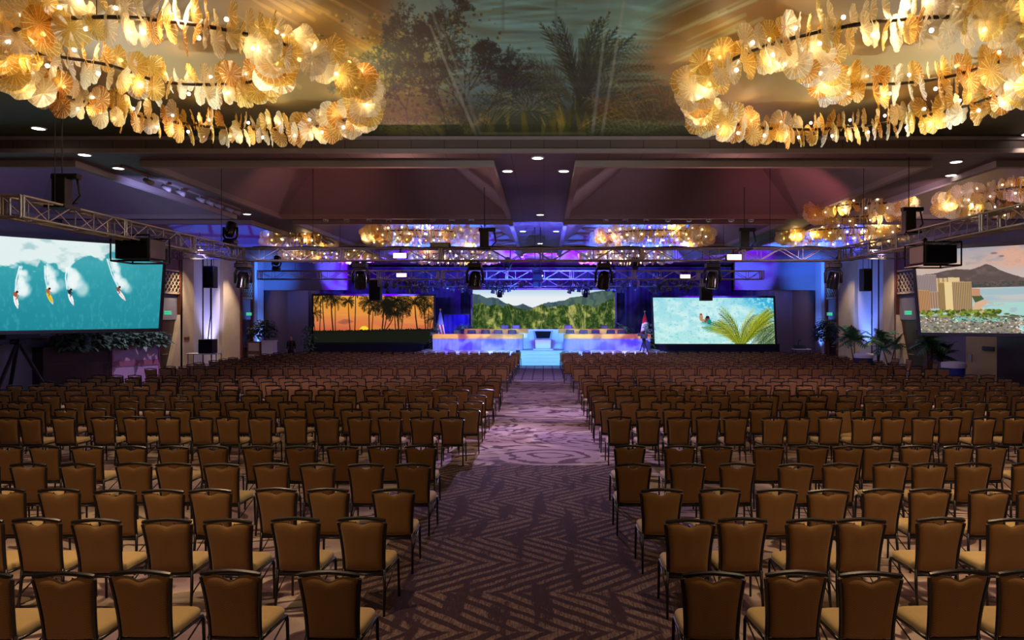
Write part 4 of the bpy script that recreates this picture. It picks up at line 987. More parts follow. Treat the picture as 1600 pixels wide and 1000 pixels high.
def hoist(x, y, z, top, label):
    t = thing('chain_hoist', (x, y, z), label, 'hoist', 'black chain hoists')
    MB().box(-.13, .13, -.11, .11, 0, .52).box(-.17, .33, -.08, .08, .50, .60).build('motor_body', M['black'], t, bevel=.02)
    MB().tube([(.28, 0, .5), (.34, 0, .2), (.2, 0, .04), (.3, 0, .06)], .022, 6).build('cable_loop', M['black'], t, smooth=True)
    MB().cyl((0, 0, .6), (0, 0, top - z), .012, 5).build('chain', M['black'], t)
    MB().box(-.2, .2, -.22, .22, -.05, 0).build('base_plate', M['black'], t)
def top_of(y): return SOF
hoist((97 - VX) * 13.1 / F, 13.1, TZ + .19, BEAM1, 'black chain hoist on the near end of the left truss')
hoist((757 - VX) * 20.9 / F, 20.9, TZ + .19, SOF, 'black chain hoist on the front truss left of its middle')
hoist((1163 - VX) * 20.9 / F, 20.9, TZ + .19, SOF, 'black chain hoist toward the right end of the front truss')
hoist((1420 - VX) * 17.0 / F, 17.0, TZ + .19, SOF, 'black chain hoist above the right lighting truss')

def mover(x, y, z, label, hang=True, rz=0.0, tilt=0.4, sc_=1.0, grp='moving head stage lights'):
    t = thing('moving_head_light', (x, y, z), label, 'stage light', grp, rz=rz)
    s = -1 if hang else 1
    k = sc_
    b = MB(); b.box(-.17 * k, .17 * k, -.16 * k, .16 * k, min(s * .05, s * .17) * k, max(s * .05, s * .17) * k); b.build('base', M['black'], t, bevel=.02)
    b = MB(); b.box(-.12 * k, -.07 * k, -.2, .2, min(0, s * .06) * k, max(0, s * .06) * k + .03); b.box(.07 * k, .12 * k, -.2, .2, min(0, s * .06) * k, max(0, s * .06) * k + .03); b.build('clamp', M['black'], t)
    b = MB(); b.tube([(-.2 * k, 0, s * .56 * k), (-.21 * k, 0, s * .3 * k), (-.16 * k, 0, s * .2 * k), (0, 0, s * .18 * k), (.16 * k, 0, s * .2 * k), (.21 * k, 0, s * .3 * k), (.2 * k, 0, s * .56 * k)], .035 * k, 8); b.build('yoke', M['black'], t, smooth=True)
    hd = MB(); hd.lathe([(.03, .20), (.11, .19), (.15, .10), (.155, -.02), (.16, -.14), (.17, -.22), (.15, -.235), (.01, -.23)], n=16); hd.v = [(a * k, b_ * k, c * k) for a, b_, c in hd.v]
    o = hd.build('lamp_head', M['gloss_black'], t, (0, 0, s * .46 * k), smooth=True, sharp=40); o.rotation_euler = (tilt if hang else PI - tilt, .1, 0)
    ln = MB(); ln.lathe([(.01, -.245), (.125, -.24), (.125, -.225), (.01, -.225)], n=14); ln.v = [(a * k, b_ * k, c * k) for a, b_, c in ln.v]
    ln.build('lens', M['lens'], o)
    return t
for (px, lb) in ((380, 'at the left corner of the front truss'), (563, 'left of the two blinders, above the sunset screen'), (742, 'just left of the mountain screen'), (943, 'just right of middle, above the mountain screen'), (1113, 'above the pool screen near the blinder'), (1302, 'at the right corner of the front truss')):
    mover((px - VX) * 20.9 / F, 20.9, TZ - .2, 'hanging moving head light ' + lb, tilt=R.uniform(-.5, .6), sc_=1.15)
mover((355 - VX) * 20.0 / F, 20.2, TZ + .2, 'upright moving head light standing on the left truss corner', hang=False, sc_=.95)
for (px, z, lb) in ((781, 36.0, 'small dark moving head hanging over the left of the mountain screen'), (915, 36.0, 'small dark moving head hanging over the right of the mountain screen')):
    mover((px - VX) * z / F, z, TZ - .2, lb, sc_=.85)
mover((432 - VX) * 30.7 / F, 30.7, TZ + .2, 'small moving head upright on the blue-lit truss, left end', hang=False, sc_=.9)
mover((992 - VX) * 30.7 / F, 30.7, TZ + .2, 'small moving head upright on the blue-lit truss, right part', hang=False, sc_=.8)
mover((793 - VX) * 30.7 / F, 30.7, TZ + .2, 'small moving head upright on the blue-lit truss, near middle', hang=False, sc_=.8)

def blinder(px, py, z, label, e, wpx):
    p = P(px, py, z); s = wpx * z / F / 2
    t = thing('blinder_light', tuple(p), label, 'stage light', 'glowing blinder lights')
    MB().box(-s * 1.1, s * 1.1, -.02, .16, -s * .42, s * .42).build('lamp_housing', M['black'], t, bevel=.015)
    MB().box(-s, s, -.035, -.021, -s * .36, s * .36).build('glowing_face', M['blinder'], t)
    b = MB(); b.cyl((0, .07, s * .4), (0, .07, s * .4 + .14), .02, 6); b.build('clamp', M['black'], t)
    lamp('blinder_lamp', 'AREA', (p.x, p.y - .05, p.z), e, (1.0, .45, .38), (p.x * .8, 8, 5.5), s, size_y=.15)
blinder(625, 399.5, 20.6, 'glowing pink-white blinder left on the front truss', 60, 20)
blinder(1147, 402, 20.6, 'glowing pink-white blinder right on the front truss', 60, 22)
blinder(627.5, 430, 30.4, 'glowing pink-white blinder left on the blue-lit truss', 40, 15)
blinder(1070.5, 432, 30.4, 'glowing pink-white blinder right on the blue-lit truss', 40, 15)
blinder(846, 431, 30.4, 'tiny orange blinder beside the black centre speaker', 10, 5)

# par cans crowding the rear truss
def par_mesh():
    b = MB(); b.tube([(0, .05, -.02), (0, -.06, -.13), (0, -.10, -.17)], [.05, .085, .095], 9); b.cyl((0, 0, .32), (0, 0, 0), .015, 5); b.box(-.11, -.095, -.02, .02, -.1, .02); b.box(.095, .11, -.02, .02, -.1, .02); b.box(-.11, .11, -.02, .02, .01, .025)
    return b.mesh('par_can_light', simple('par_can_metal', '#4c4c58', .35, .5))
pm = par_mesh(); rp = random.Random(4)
k_ = 0
for row, (z, dz) in enumerate(((36.15, .02), (36.6, -.16), (36.15, -.34))):
    for px in list(np.arange(606, 822, 8.6)) + list(np.arange(872, 1082, 8.6)):
        if row == 2 and (px % 3 > 1.5): continue
        o = bpy.data.objects.new('par_can_light', pm); COL.objects.link(o); o.location = ((px + rp.uniform(-2, 2) - VX) * z / F, z + rp.uniform(-.1, .1), TZ + dz + rp.uniform(-.08, .08))
        o.rotation_euler = (rp.uniform(-.5, 1.8), rp.uniform(-.3, .3), rp.uniform(-.6, .6)); s_ = rp.uniform(.95, 1.25); o.scale = (s_, s_, s_)
        tag(o, 'small silver par can crowded on the rear stage truss', 'stage light', 'par cans on the rear stage truss')
# hanging boxes
def hung_box(px0, py0, px1, py1, z, label, name='loudspeaker', cat='speaker', d=.6, toz=None, frame=False, grp=None):
    a, c = P(px0, py0, z), P(px1, py1, z); t = thing(name, ((a.x + c.x) / 2, z, a.z), label, cat, grp); hw = (c.x - a.x) / 2; h = a.z - c.z
    MB().box(-hw, hw, -d / 2, d / 2, -h, 0).build('cabinet', M['black'], t, bevel=.025)
    b = MB(); b.box(-hw * .88, hw * .88, -d / 2 - .02, -d / 2, -h * .94, -h * .06); b.build('grille' if not frame else 'front_panel', M['gloss_black'], t)
    if frame:
        b = MB(); r_ = .02; X, Y = hw + .05, d / 2 + .06
        for sx in (-1, 1):
            for sy in (-1, 1): b.cyl((sx * X, sy * Y, .05), (sx * X, sy * Y, -h - .05), r_, 6)
            for zz in (.05, -h - .05): b.cyl((sx * X, -Y, zz), (sx * X, Y, zz), r_, 6)
        for sy in (-1, 1):
            for zz in (.05, -h - .05): b.cyl((-X, sy * Y, zz), (X, sy * Y, zz), r_, 6)
        b.build('cage', M['gloss_black'], t)
    if toz is not None:
        b = MB()
        for sx in (-.6, .6): b.cyl((sx * hw, 0, 0), (sx * hw, 0, toz - a.z), .014, 5)
        b.build('hanging_strap', M['black'], t)
    return t
hung_box(194, 374, 246, 406, 15.7, 'black projector cage hanging under the left truss', 'video_projector', 'projector', .7, TZ - .18, True, 'caged video projectors')
hung_box(1432, 384, 1482, 413, 16.0, 'black projector cage hanging under the right truss', 'video_projector', 'projector', .7, TZ - .18, True, 'caged video projectors')
hung_box(320.5, 416, 337, 450, 36.0, 'slim black speaker hanging between the left stone pillars', 'loudspeaker', 'speaker', .5, 5.9)
hung_box(1345.5, 420, 1360, 455, 36.0, 'slim black speaker hanging between the right stone pillars', 'loudspeaker', 'speaker', .5, 5.9)
hung_box(833, 420, 847, 450, 30.0, 'tall black centre speaker hanging before the mountain screen', 'loudspeaker', 'speaker', .4, ceil_z(0, 30))
hung_box(578, 436, 596, 470, 37.6, 'black speaker stack over the sunset screen top', 'loudspeaker', 'speaker', .5, SOF)
hung_box(1094, 436, 1112, 470, 37.6, 'black speaker stack over the pool screen top', 'loudspeaker', 'speaker', .5, SOF)
hung_box(673, 379.5, 704, 387, 20.9, 'flat black control box lying on the front truss', 'control_box', 'control box', .3)
t = thing('cable_bundle', (0, 0, 0), 'black cable bundle strung along the front truss', 'cable'); pts = []
for i in range(90):
    pts.append(Vector((-8.6 + 17.1 * i / 89, 20.9 - .1 + .03 * math.sin(i * 1.7), TZ + .215 + .018 * math.sin(i * .9))))
MB().tube(pts, .022, 6).build('cable', M['black'], t, smooth=True)

# ---------------------------------------------------------------- wall pillars, niches, doors
tn0 = tn
def pillar(side, y0, y1, pro, flare, m):
    global tn
    X = XL if side < 0 else XR; sg = 1 if side < 0 else -1
    prof = [(y0 - flare, 0), (y0 - flare * .62, 1.1), (y0 - flare * .30, 2.1), (y0 - flare * .06, 3.1), (y0, 3.7), (y0, SOF), (y1, SOF), (y1, 0)]
    b = MB(); b.prism([(X, y, z) for y, z in prof], (sg * pro, 0, 0)); o = b.build('trim_%d' % tn, M[m]); tag(o, kind='structure'); tn += 1
dn = 1
def niche(side, y0, y1, lab, glow):
    """wood jambs, lattice grille, lit panel, door"""
    global tn, dn
    X = XL if side < 0 else XR; sg = 1 if side < 0 else -1
    b = MB()
    for (a, c) in ((y0, y0 + .35), (y1 - .2, y1)): b.box(min(X, X + sg * .3), max(X, X + sg * .3), a, c, 0, SOF)
    b.box(min(X, X + sg * .25), max(X, X + sg * .25), y0, y1, 5.35, SOF)
    tag(b.build('trim_%d' % tn, M['wood']), kind='structure'); tn += 1
    b = MB(); b.box(min(X, X + sg * .12), max(X, X + sg * .12), y0 + .35, y1 - .2, 2.75, 4.05)
    tag(b.build('trim_%d' % tn, M['wall']), kind='structure'); tn += 1
    d = MB().box(min(X, X + sg * .06), max(X, X + sg * .06), y0 + .35, y1 - .2, 0, 2.72).build('door_%d' % dn, M['dark_wood']); tag(d, kind='structure')
    h = MB(); h.cyl((X + sg * .10, (y0 + y1) / 2, 1.0), (X + sg * .10, (y0 + y1) / 2 + .5, 1.0), .02, 6); h.build('door_handle', M['silver'], d); dn += 1
    t = thing('lattice_grille', (X + sg * .22, (y0 + y1) / 2, 4.7), 'white lattice wall grille ' + lab, 'grille', 'lattice wall grilles')
    L = (y1 - y0) / 2 - .1; b = MB()
    for (a, c) in ((-L, -L + .08), (L - .08, L)): b.box(-.03, .03, a, c, -.62, .62)
    for (a, c) in ((-.62, -.54), (.54, .62)): b.box(-.03, .03, -L, L, a, c)
    b.build('grille_frame', M['stone'], t); b = MB(); st = .17
    rr = random.Random(5); nyy = int(2 * L / st); nz_ = int(1.2 / st)
    for i in range(nyy + 1):
        for j in range(nz_ + 1):
            y = -L + .08 + i * st; z = -.56 + j * st
            if y + st > L or z + st > .6: continue
            if (i + j) % 2: b.add([(.0, y, z), (.0, y + .04, z), (.0, y + st + .02, z + st), (.0, y + st - .02, z + st), (.03, y, z), (.03, y + .04, z), (.03, y + st + .02, z + st), (.03, y + st - .02, z + st)], [(4, 5, 6, 7), (0, 3, 2, 1), (0, 1, 5, 4), (1, 2, 6, 5), (2, 3, 7, 6), (3, 0, 4, 7)])
            else: b.box(0, .03, y, y + st * .9, z, z + .05); b.box(0, .03, y, y + .05, z, z + st * .9)
    b.build('lattice', M['stone'], t)
    MB().box(-.06, -.035, -L, L, -.62, .62).build('backing', M['dark_wood'], t) if sg > 0 else MB().box(.035, .06, -L, L, -.62, .62).build('backing', M['dark_wood'], t)
    if glow:
        e = thing('exit_sign', (X + sg * .45, (y0 + y1) / 2 - .1, 3.1), 'small glowing green exit sign ' + lab, 'sign', 'exit signs')
        MB().box(-.17, .17, -.04, .04, -.10, .10).build('sign_box', M['white'], e)
        MB().box(-.16, .16, -.052, -.041, -.09, .09).build('sign_face', M['exit'], e)
        txt(e, 'EXIT', (0, -.056, -.055), .14, M['white'])
def txt(parent, s, loc, size, m, rot=(PI / 2, 0, 0)):
    c = bpy.data.curves.new('lettering', 'FONT'); c.body = s; c.size = size; c.align_x = 'CENTER'; c.extrude = .002
    c.materials.append(m); tmp = bpy.data.objects.new('tmp', c); COL.objects.link(tmp); dg = bpy.context.evaluated_depsgraph_get(); me = bpy.data.meshes.new_from_object(tmp.evaluated_get(dg)); bpy.data.objects.remove(tmp)
    o = bpy.data.objects.new('lettering', me); COL.objects.link(o); o.parent = parent; o.location = loc; o.rotation_euler = rot; return o
for sd, nm in ((-1, 'left'), (1, 'right')):
    pillar(sd, 36.9, 38.2, .30, 1.2, 'stone'); pillar(sd, 41.7, 44.0, .30, .3, 'stone'); pillar(sd, 46.2, 47.2, .5, 0, 'white_wall')
    X = XL if sd < 0 else XR; b = MB(); b.box(min(X, X - sd * .1), max(X, X - sd * .1), 38.2, 41.7, 0, SOF); tag(b.build('trim_%d' % tn, M['white_wall']), kind='structure'); tn += 1
    niche(sd, 44.0, 46.2, 'beyond the ' + nm + ' stone pillars', True); niche(sd, 33.8, 37.0, 'before the ' + nm + ' stone pillars', True)
for (px, z) in ((310, 39.6), (326, 40.6), (1366, 39.9), (1376, 39.1)):
    X = XL + .12 if px < 800 else XR - .12
    t = thing('wall_cable', (X, z, 0), 'black cable running down the lit wall bay, %s of the %s pair' % ('nearer' if z in (39.6, 39.1) else 'farther', 'left' if px < 800 else 'right'), 'cable'); MB().cyl((0, 0, .0), (0, 0, SOF), .035, 6).build('cable', M['black'], t)
# alcove header over each end of the stage wall
tag(MB().box(XL, -13.2, 47.2, 47.5, 4.72, SOF).build('trim_%d' % tn, M['wall']), kind='structure'); tn += 1
tag(MB().box(12.8, XR, 47.2, 47.5, 4.72, SOF).build('trim_%d' % tn, M['wall']), kind='structure'); tn += 1
# door panel and dark recess below the right screen
d = MB().box(XR - .12, XR, 28.6, 31.0, 0, 2.6).build('door_%d' % dn, simple('tan_door', '#a8925a', .6, 0, .08, 2)); tag(d, kind='structure'); dn += 1
h = MB(); h.box(XR - .16, XR - .12, 30.55, 30.75, .95, 1.25); h.build('door_lock', M['silver'], d)
t = thing('wall_plaque', (XR - .14, 29.4, 1.55), 'small dark plaque on the tan side door', 'sign'); MB().box(-.02, .0, -.4, .4, -.09, .09).build('plate', M['black'], t)
b = MB(); b.box(XR - .5, XR, 20.0, 28.3, 0, 3.6); tag(b.build('trim_%d' % tn, M['dark_wood']), kind='structure'); tn += 1
for (sd, y, z, lb) in ((-1, 35.6, 1.5, 'small dark sign on the left wall by the stone pillar'), ):
    t = thing('wall_plaque', (XL + .31, 37.4, 1.75), lb, 'sign'); MB().box(0, .03, -.25, .25, -.08, .08).build('plate', M['wood'], t)

# ---------------------------------------------------------------- stage
DK_ = 0.85
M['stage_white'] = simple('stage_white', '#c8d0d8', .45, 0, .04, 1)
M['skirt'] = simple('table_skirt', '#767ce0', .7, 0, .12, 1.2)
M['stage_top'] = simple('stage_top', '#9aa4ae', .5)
t = thing('stage', (-.1, 43.4, 0), 'low white stage platform lit blue across the far end', 'stage')
MB().box(-7.4, 7.2, 0, 5.2, 0, DK_ - .03).build('platform', M['stage_white'], t)
MB().box(-7.45, 7.25, -.04, 5.2, DK_ - .03, DK_).build('stage_deck', M['stage_top'], t)
MB().box(-6.5, -1.0, 2.2, 5.0, DK_, DK_ + .3).build('riser', M['stage_white'], t); MB().box(1.1, 6.3, 2.2, 5.0, DK_, DK_ + .3).build('riser', M['stage_white'], t)
b = MB()
for i in range(4): b.box(-1.45, 1.45, -1.2 + i * .3, 0, i * .2, i * .2 + .2 if i < 3 else DK_ - .03)
b.build('centre_steps', M['stage_white'], t)
for sx, x in ((-1, -7.45), (1, 7.25)):
    b = MB()
    for i in range(3): a, c = x + sx * (1.5 - .5 * i), x; b.box(min(a, c), max(a, c), .2, 1.8, i * .25, i * .25 + .22)
    b.build('side_steps', M['stage_white'], t)
t = thing('lectern_backdrop', (-.05, 46.2, DK_), 'pale blue stepped panels standing behind the lectern', 'panel')
MB().box(-1.45, 1.45, -.05, .05, 0, 1.25).build('back_panel', M['stage_white'], t); MB().box(-1.6, -1.0, -.45, -.35, 0, 1.0).build('side_panel', M['stage_white'], t); MB().box(1.0, 1.6, -.45, -.35, 0, 1.0).build('side_panel', M['stage_white'], t)
def dais(x0, x1, y, z0, h, label):
    t = thing('dais_table', ((x0 + x1) / 2, y, z0), label, 'table', 'long draped tables on stage'); L = (x1 - x0) / 2
    def fn(u, v): return (-L + 2 * L * u, -.38 + .012 * math.sin(u * 160) * (1 - v * .5), h * .93 * v)
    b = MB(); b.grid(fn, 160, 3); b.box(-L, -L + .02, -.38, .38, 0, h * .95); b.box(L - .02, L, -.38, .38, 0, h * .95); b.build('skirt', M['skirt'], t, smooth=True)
    MB().box(-L - .02, L + .02, -.41, .41, h - .30, h).build('tablecloth', M['cloth_yellow'], t, bevel=.02)
dais(-6.95, -1.32, 44.35, DK_, .99, 'front left stage table with yellow cloth and blue skirt')
dais(1.25, 6.65, 44.35, DK_, .99, 'front right stage table with yellow cloth and blue skirt')
dais(-5.2, -1.05, 46.4, DK_ + .3, .98, 'raised rear left stage table with yellow cloth')
dais(.95, 5.2, 46.4, DK_ + .3, .98, 'raised rear right stage table with yellow cloth')
def office(px, y, z0, label, group):
    x = (px - VX) * y / F; t = thing('office_chair', (x, y, z0), label, 'chair', group)
    b = MB(); b.grid(lambda u, v: ((u - .5) * .56 * (1 - .15 * (2 * v - 1) ** 2), .28 + .05 * math.sin(v * 3) + .02, .55 + .68 * v), 8, 6); b.grid(lambda u, v: ((.5 - u) * .56 * (1 - .15 * (2 * v - 1) ** 2), .18 + .05 * math.sin(v * 3), .55 + .68 * v), 8, 6); b.box(-.26, .26, .18, .32, .56, 1.22)
    b.build('backrest', M['black'], t, bevel=.03)
    MB().box(-.27, .27, -.28, .24, .42, .52).build('seat', M['black'], t, bevel=.03)
    b = MB(); b.tube([(-.3, .2, .5), (-.32, .1, .72), (-.32, -.2, .72)], .025, 6); b.tube([(.3, .2, .5), (.32, .1, .72), (.32, -.2, .72)], .025, 6); b.build('armrest', M['silver'], t)
    b = MB(); b.cyl((0, 0, .08), (0, 0, .42), .03, 8)
    for k in range(5): a = 2 * PI * k / 5; b.cyl((0, 0, .1), (.3 * math.cos(a), .3 * math.sin(a), .05), .02, 6); b.ball((.3 * math.cos(a), .3 * math.sin(a), .03), .03, 6, 4)
    b.build('base', M['black'], t)
fl = [714, 736, 758, 778, 800]; fr = [891, 912, 931, 955, 972]
for i, p in enumerate(fl): office(p, 45.25, DK_, 'black stage chair behind front left table, %s from the flag side' % ordw(i + 1), 'black stage chairs')
for i, p in enumerate(fr): office(p, 45.25, DK_, 'black stage chair behind front right table, %s from the lectern' % ordw(i + 1), 'black stage chairs')
for p, lb in ((788, 'black raised chair at rear left table, farther from lectern'), (806, 'black raised chair at rear left table, nearer the lectern'), (888, 'black raised chair at rear right table, nearer the lectern'), (945, 'black raised chair at rear right table, farther from lectern')):
    office(p, 47.2, DK_ + .3, lb, 'black stage chairs')
# lectern
t = thing('lectern', ((848.5 - VX) * 43.9 / F, 43.9, DK_ - .0), 'silver lectern with a dark angled front display', 'lectern')
MB().prism([(-.48, -.2, .08), (.48, -.2, .08), (.52, -.2, .66), (-.52, -.2, .66)], (0, .5, 0)).build('body', M['silver'], t, bevel=.02)
MB().box(-.62, .62, -.35, .35, 0, .08).build('plinth', M['silver'], t)
fr_ = [(-.50, -.28, .66), (.50, -.28, .66), (.62, -.36, 1.24), (-.62, -.36, 1.24)]
MB().prism(fr_, (0, .12, .0)).build('display_frame', M['silver'], t)
MB().prism([(-.40, -.30, .74), (.40, -.30, .74), (.50, -.372, 1.17), (-.50, -.372, 1.17)], (0, .02, 0)).build('display_panel', M['gloss_black'], t)
MB().prism([(-.62, -.3, 1.22), (.62, -.3, 1.22), (.55, .35, 1.10), (-.55, .35, 1.10)], (0, 0, .04)).build('reading_top', M['silver'], t)
# flags
def flag(px, ytop, label, kind):
    y = 46.6; x = (px - VX) * y / F; t = thing('flag_on_pole', (x, y, DK_ + .3 if abs(x) < 6.2 and False else 0), label, 'flag')
    top = EYE - (ytop - VY) * y / F
    MB().lathe([(.0, 0), (.22, 0), (.2, .06), (.03, .1), (.0, .1)], n=14).build('base', M['silver'], t)
    MB().cyl((0, 0, .1), (0, 0, top), .022, 8).build('pole', M['silver'], t); MB().ball((0, 0, top + .05), .07, 8, 6).build('finial', M['cloth_yellow'], t)
    nm = NT('flag_cloth_' + kind); s = nm.n('ShaderNodeSeparateXYZ', Vector=nm.n('ShaderNodeTexCoord').outputs['Object'])
    if kind == 'stripes':
        f = nm.math('FRACT', nm.math('ADD', nm.math('MULTIPLY', s.outputs[0], 5.0), nm.math('MULTIPLY', s.outputs[2], 1.2)))
        c = nm.mix(nm.math('GREATER_THAN', f, .5), s2l('#b02838'), s2l('#e8e4e8')); c = nm.mix(nm.math('GREATER_THAN', s.outputs[2], top - .95), c, s2l('#8a96c4'))
    else:
        n_ = nm.n('ShaderNodeTexNoise', Vector=nm.n('ShaderNodeTexCoord').outputs['Object'], Scale=3.0)
        f = nm.math('ADD', nm.math('ABSOLUTE', nm.math('SUBTRACT', s.outputs[2], top - 1.0)), nm.math('MULTIPLY', n_.outputs[0], .5))
        c = nm.mix(nm.math('GREATER_THAN', f, .55), s2l('#f0e8e8'), s2l('#d02024'))
    nm.bsdf(Base_Color=c, Roughness=.8)
    def fn(u, v):
        a = 2 * PI * u; w_ = (.04 + .23 * v ** .8) * (1 + .22 * math.cos(a * 6)); return (w_ * math.cos(a), w_ * .6 * math.sin(a), top - .12 - 1.55 * v + .06 * math.sin(a))
    MB().grid(fn, 48, 12).build('flag_cloth', nm.m, t, smooth=True)
flag(688, 485, 'red and white striped flag draped on its pole, left stage', 'stripes')
flag(1007.5, 488, 'red and white flag draped on its pole, right stage', 'maple')
# drapes
def drape(x0, x1, y, z1, label, m, folds=3.0):
    t = thing('stage_drape', ((x0 + x1) / 2, y, 0), label, 'curtain'); L = (x1 - x0) / 2; n = int(L * 2 * folds * 6)
    MB().grid(lambda u, v: (-L + 2 * L * u, .10 * math.sin(u * 2 * L * folds * 2) + .04 * math.sin(u * 2 * L * 13.7), .02 + (z1 - .02) * v), n, 2).build('curtain_cloth', M[m], t, smooth=True)
    MB().cyl((-L, 0, z1 + .02), (L, 0, z1 + .02), .03, 6).build('curtain_rail', M['black'], t)
drape(-16.6, -4.95, 49.6, 6.4, 'dark navy drape behind the sunset screen', 'drape')
drape(4.95, 16.2, 49.6, 6.4, 'dark navy drape behind the pool screen', 'drape')
drape(-4.9, 4.9, 50.0, 6.4, 'dark navy drape behind the mountain screen', 'drape')
M['drape_blue'] = simple('royal_drape', '#2a22b0', .8, 0, .2, 3)
drape(-7.0, -5.2, 49.1, 3.1, 'lower royal blue curtain between flag and mountain screen', 'drape_blue')
for (x0, x1, lb) in ((-15.3, -7.7, 'black skirting wall under the sunset screen'), (7.3, 15.4, 'black skirting wall under the pool screen')):
    t = thing('screen_plinth', ((x0 + x1) / 2, 46.1, 0), lb, 'plinth'); L = (x1 - x0) / 2; MB().box(-L, L, -.1, .3, 0, 1.12).build('plinth_panel', M['drape'], t); MB().box(-L, L, -.12, .32, 1.12, 1.16).build('plinth_cap', M['black'], t)

# ---------------------------------------------------------------- plants
def leafmass(rx, ry, rz, n, size, seed, m, droop=.3):
    r = random.Random(seed); b = MB()
    for i in range(n):
        a = r.uniform(0, 2 * PI); ph = math.acos(r.uniform(-.6, 1)); q = r.uniform(.35, 1) ** .6
        c = Vector((rx * q * math.sin(ph) * math.cos(a), ry * q * math.sin(ph) * math.sin(a), rz * q * math.cos(ph)))
        d = Vector((math.cos(a) + r.uniform(-.6, .6), math.sin(a) + r.uniform(-.6, .6), r.uniform(-.5, .8))).normalized(); s_ = d.cross(Vector((0, 0, 1)))
        s_ = (s_ if s_.length > .1 else Vector((1, 0, 0))).normalized() * size * .28; L = d * size * r.uniform(.7, 1.2); dn = Vector((0, 0, -size * droop))
        b.add([c, c + L * .5 + s_, c + L * .5 - s_, c + L + dn], [(0, 1, 2), (1, 3, 2)])
    return b
def palm_plant(x, y, h, label, seed, z0=0.0, pot='black', m='leaf', n=13, L=.9, stems=2, cat='plant'):
    r = random.Random(seed); t = thing('potted_palm', (x, y, z0), label, cat)
    MB().lathe([(.16, 0), (.2, .02), (.25, .36), (.27, .4), (.23, .4), (.0, .37)], n=16).build('pot', M[pot], t, smooth=True, sharp=40)
    b = MB(); fb = MB()
    for s in range(stems):
        tx, ty = r.uniform(-.3, .3), r.uniform(-.3, .3); hh = h * r.uniform(.6, .85); b.tube([(0, 0, .36), (tx * .4, ty * .4, hh * .5), (tx, ty, hh)], [.035, .028, .02], 6)
        for i in range(n):
            a = 2 * PI * i / n + r.uniform(-.2, .2); el = r.uniform(.1, 1.3); ln = L * r.uniform(.75, 1.15); p = Vector((tx, ty, hh)); d = Vector((math.cos(a) * math.cos(el), math.sin(a) * math.cos(el), math.sin(el)))
            prev = p
            for k in range(1, 8):
                d = (d + Vector((0, 0, -.17))).normalized(); q = prev + d * ln / 7; sd = d.cross(Vector((0, 0, 1))).normalized() if abs(d.z) < .98 else Vector((1, 0, 0))
                fb.add([prev - sd * .006, prev + sd * .006, q + sd * .005, q - sd * .005], [(0, 1, 2, 3)])
                w_ = L * .34 * math.sin(PI * min(.95, (k + .5) / 8))
                for sg in (-1, 1):
                    tip = q + sd * sg * w_ + d * w_ * .5 + Vector((0, 0, -w_ * .35)); fb.add([prev + sd * sg * .005, q, tip], [(0, 1, 2)])
                    mid = (prev + q) / 2; tip2 = mid + sd * sg * w_ * .9 + d * w_ * .4 + Vector((0, 0, -w_ * .3)); fb.add([mid - d * .02, mid + d * .02, tip2], [(0, 1, 2)])
                prev = q
    b.build('stem', M['bark'], t, smooth=True); fb.build('fronds', M[m], t)
def bush(x, y, z, rx, ry, rz, label, seed, m='leaf_dark', n=420, size=.22, name='leafy_plant', trunk=None, pot=True):
    t = thing(name, (x, y, z), label, 'plant')
    if trunk:
        b = MB(); b.tube([(0, 0, .3), (.03, 0, trunk * .6), (0, .02, trunk + rz * .6)], [.05, .04, .02], 7); b.tube([(.05, 0, .3), (.16, 0, trunk)], [.03, .02], 6); b.build('trunk', M['bark'], t)
        MB().lathe([(.2, 0), (.26, .36), (.28, .4), (.0, .38)], n=14).build('pot', M['black'], t)
    o = leafmass(rx, ry, rz, n, size, seed, m).build('foliage', M[m], t, (0, 0, (trunk or 0) + rz * (.6 if trunk else .75)))
    return t
def planter(p0, p1, h, d, label, m, tr, corner=None):
    p0, p1 = Vector(p0), Vector(p1); v = p1 - p0; L = v.length; a = math.atan2(v.y, v.x)
    t = thing('planter_box', tuple(p0), label, 'planter', rz=a)
    MB().box(0, L, 0, d, 0, h * .48).build('lower_panel', M[m], t); MB().box(0, L, -.03, d + .03, h * .48, h * .62).build('middle_rail', M[tr], t); MB().box(0, L, 0, d, h * .62, h * .96).build('upper_panel', M[m], t)
    b = MB(); b.box(-.04, L + .04, -.04, .04, h * .96, h); b.box(-.04, L + .04, d - .04, d + .04, h * .96, h); b.box(-.04, .04, 0, d, h * .96, h); b.box(L - .04, L + .04, 0, d, h * .96, h); b.box(-.03, .03, -.02, .02, 0, h); b.box(L - .05, L + .03, -.02, .03, 0, h); b.build('frame_rail', M[tr], t)
    MB().box(.04, L - .04, .04, d - .04, h * .8, h * .9).build('soil', M['bark'], t)
a0, a1, a2 = P(68, 498, 26.3), P(176, 498, 28.8), P(249, 498, 30.4)
a0.z = a1.z = a2.z = 0
planter(a0, a1 - (a1 - a0).normalized() * .1, 1.72, .7, 'long dark wooden planter divider under the surfing screen', 'dark_wood', 'dark_wood')
planter(a1, a2, 1.72, .7, 'mauve panelled planter divider right of the dark one', 'purple_panel', 'mauve_trim')
for i in range(5):
    f = (i + .5) / 5; p = a0.lerp(a2, f); bush(p.x + (.25 if i == 0 else -.1), p.y + .35, 1.5, .75, .45, .5, 'dark leafy plant in the left planter divider, %s from the left' % ordw(i + 1), 20 + i, 'leaf_teal', 330, .3, 'planter_shrub')
q0, q1, q2 = P(383, 498, 42), P(401, 498, 41.2), P(432, 498, 42.6); q0.z = q1.z = q2.z = 0
q0 = Vector((q1.x - .85, 42.0, 0)); q1 = Vector((q1.x, 42.0, 0)); q2 = Vector((q2.x, 42.0, 0))
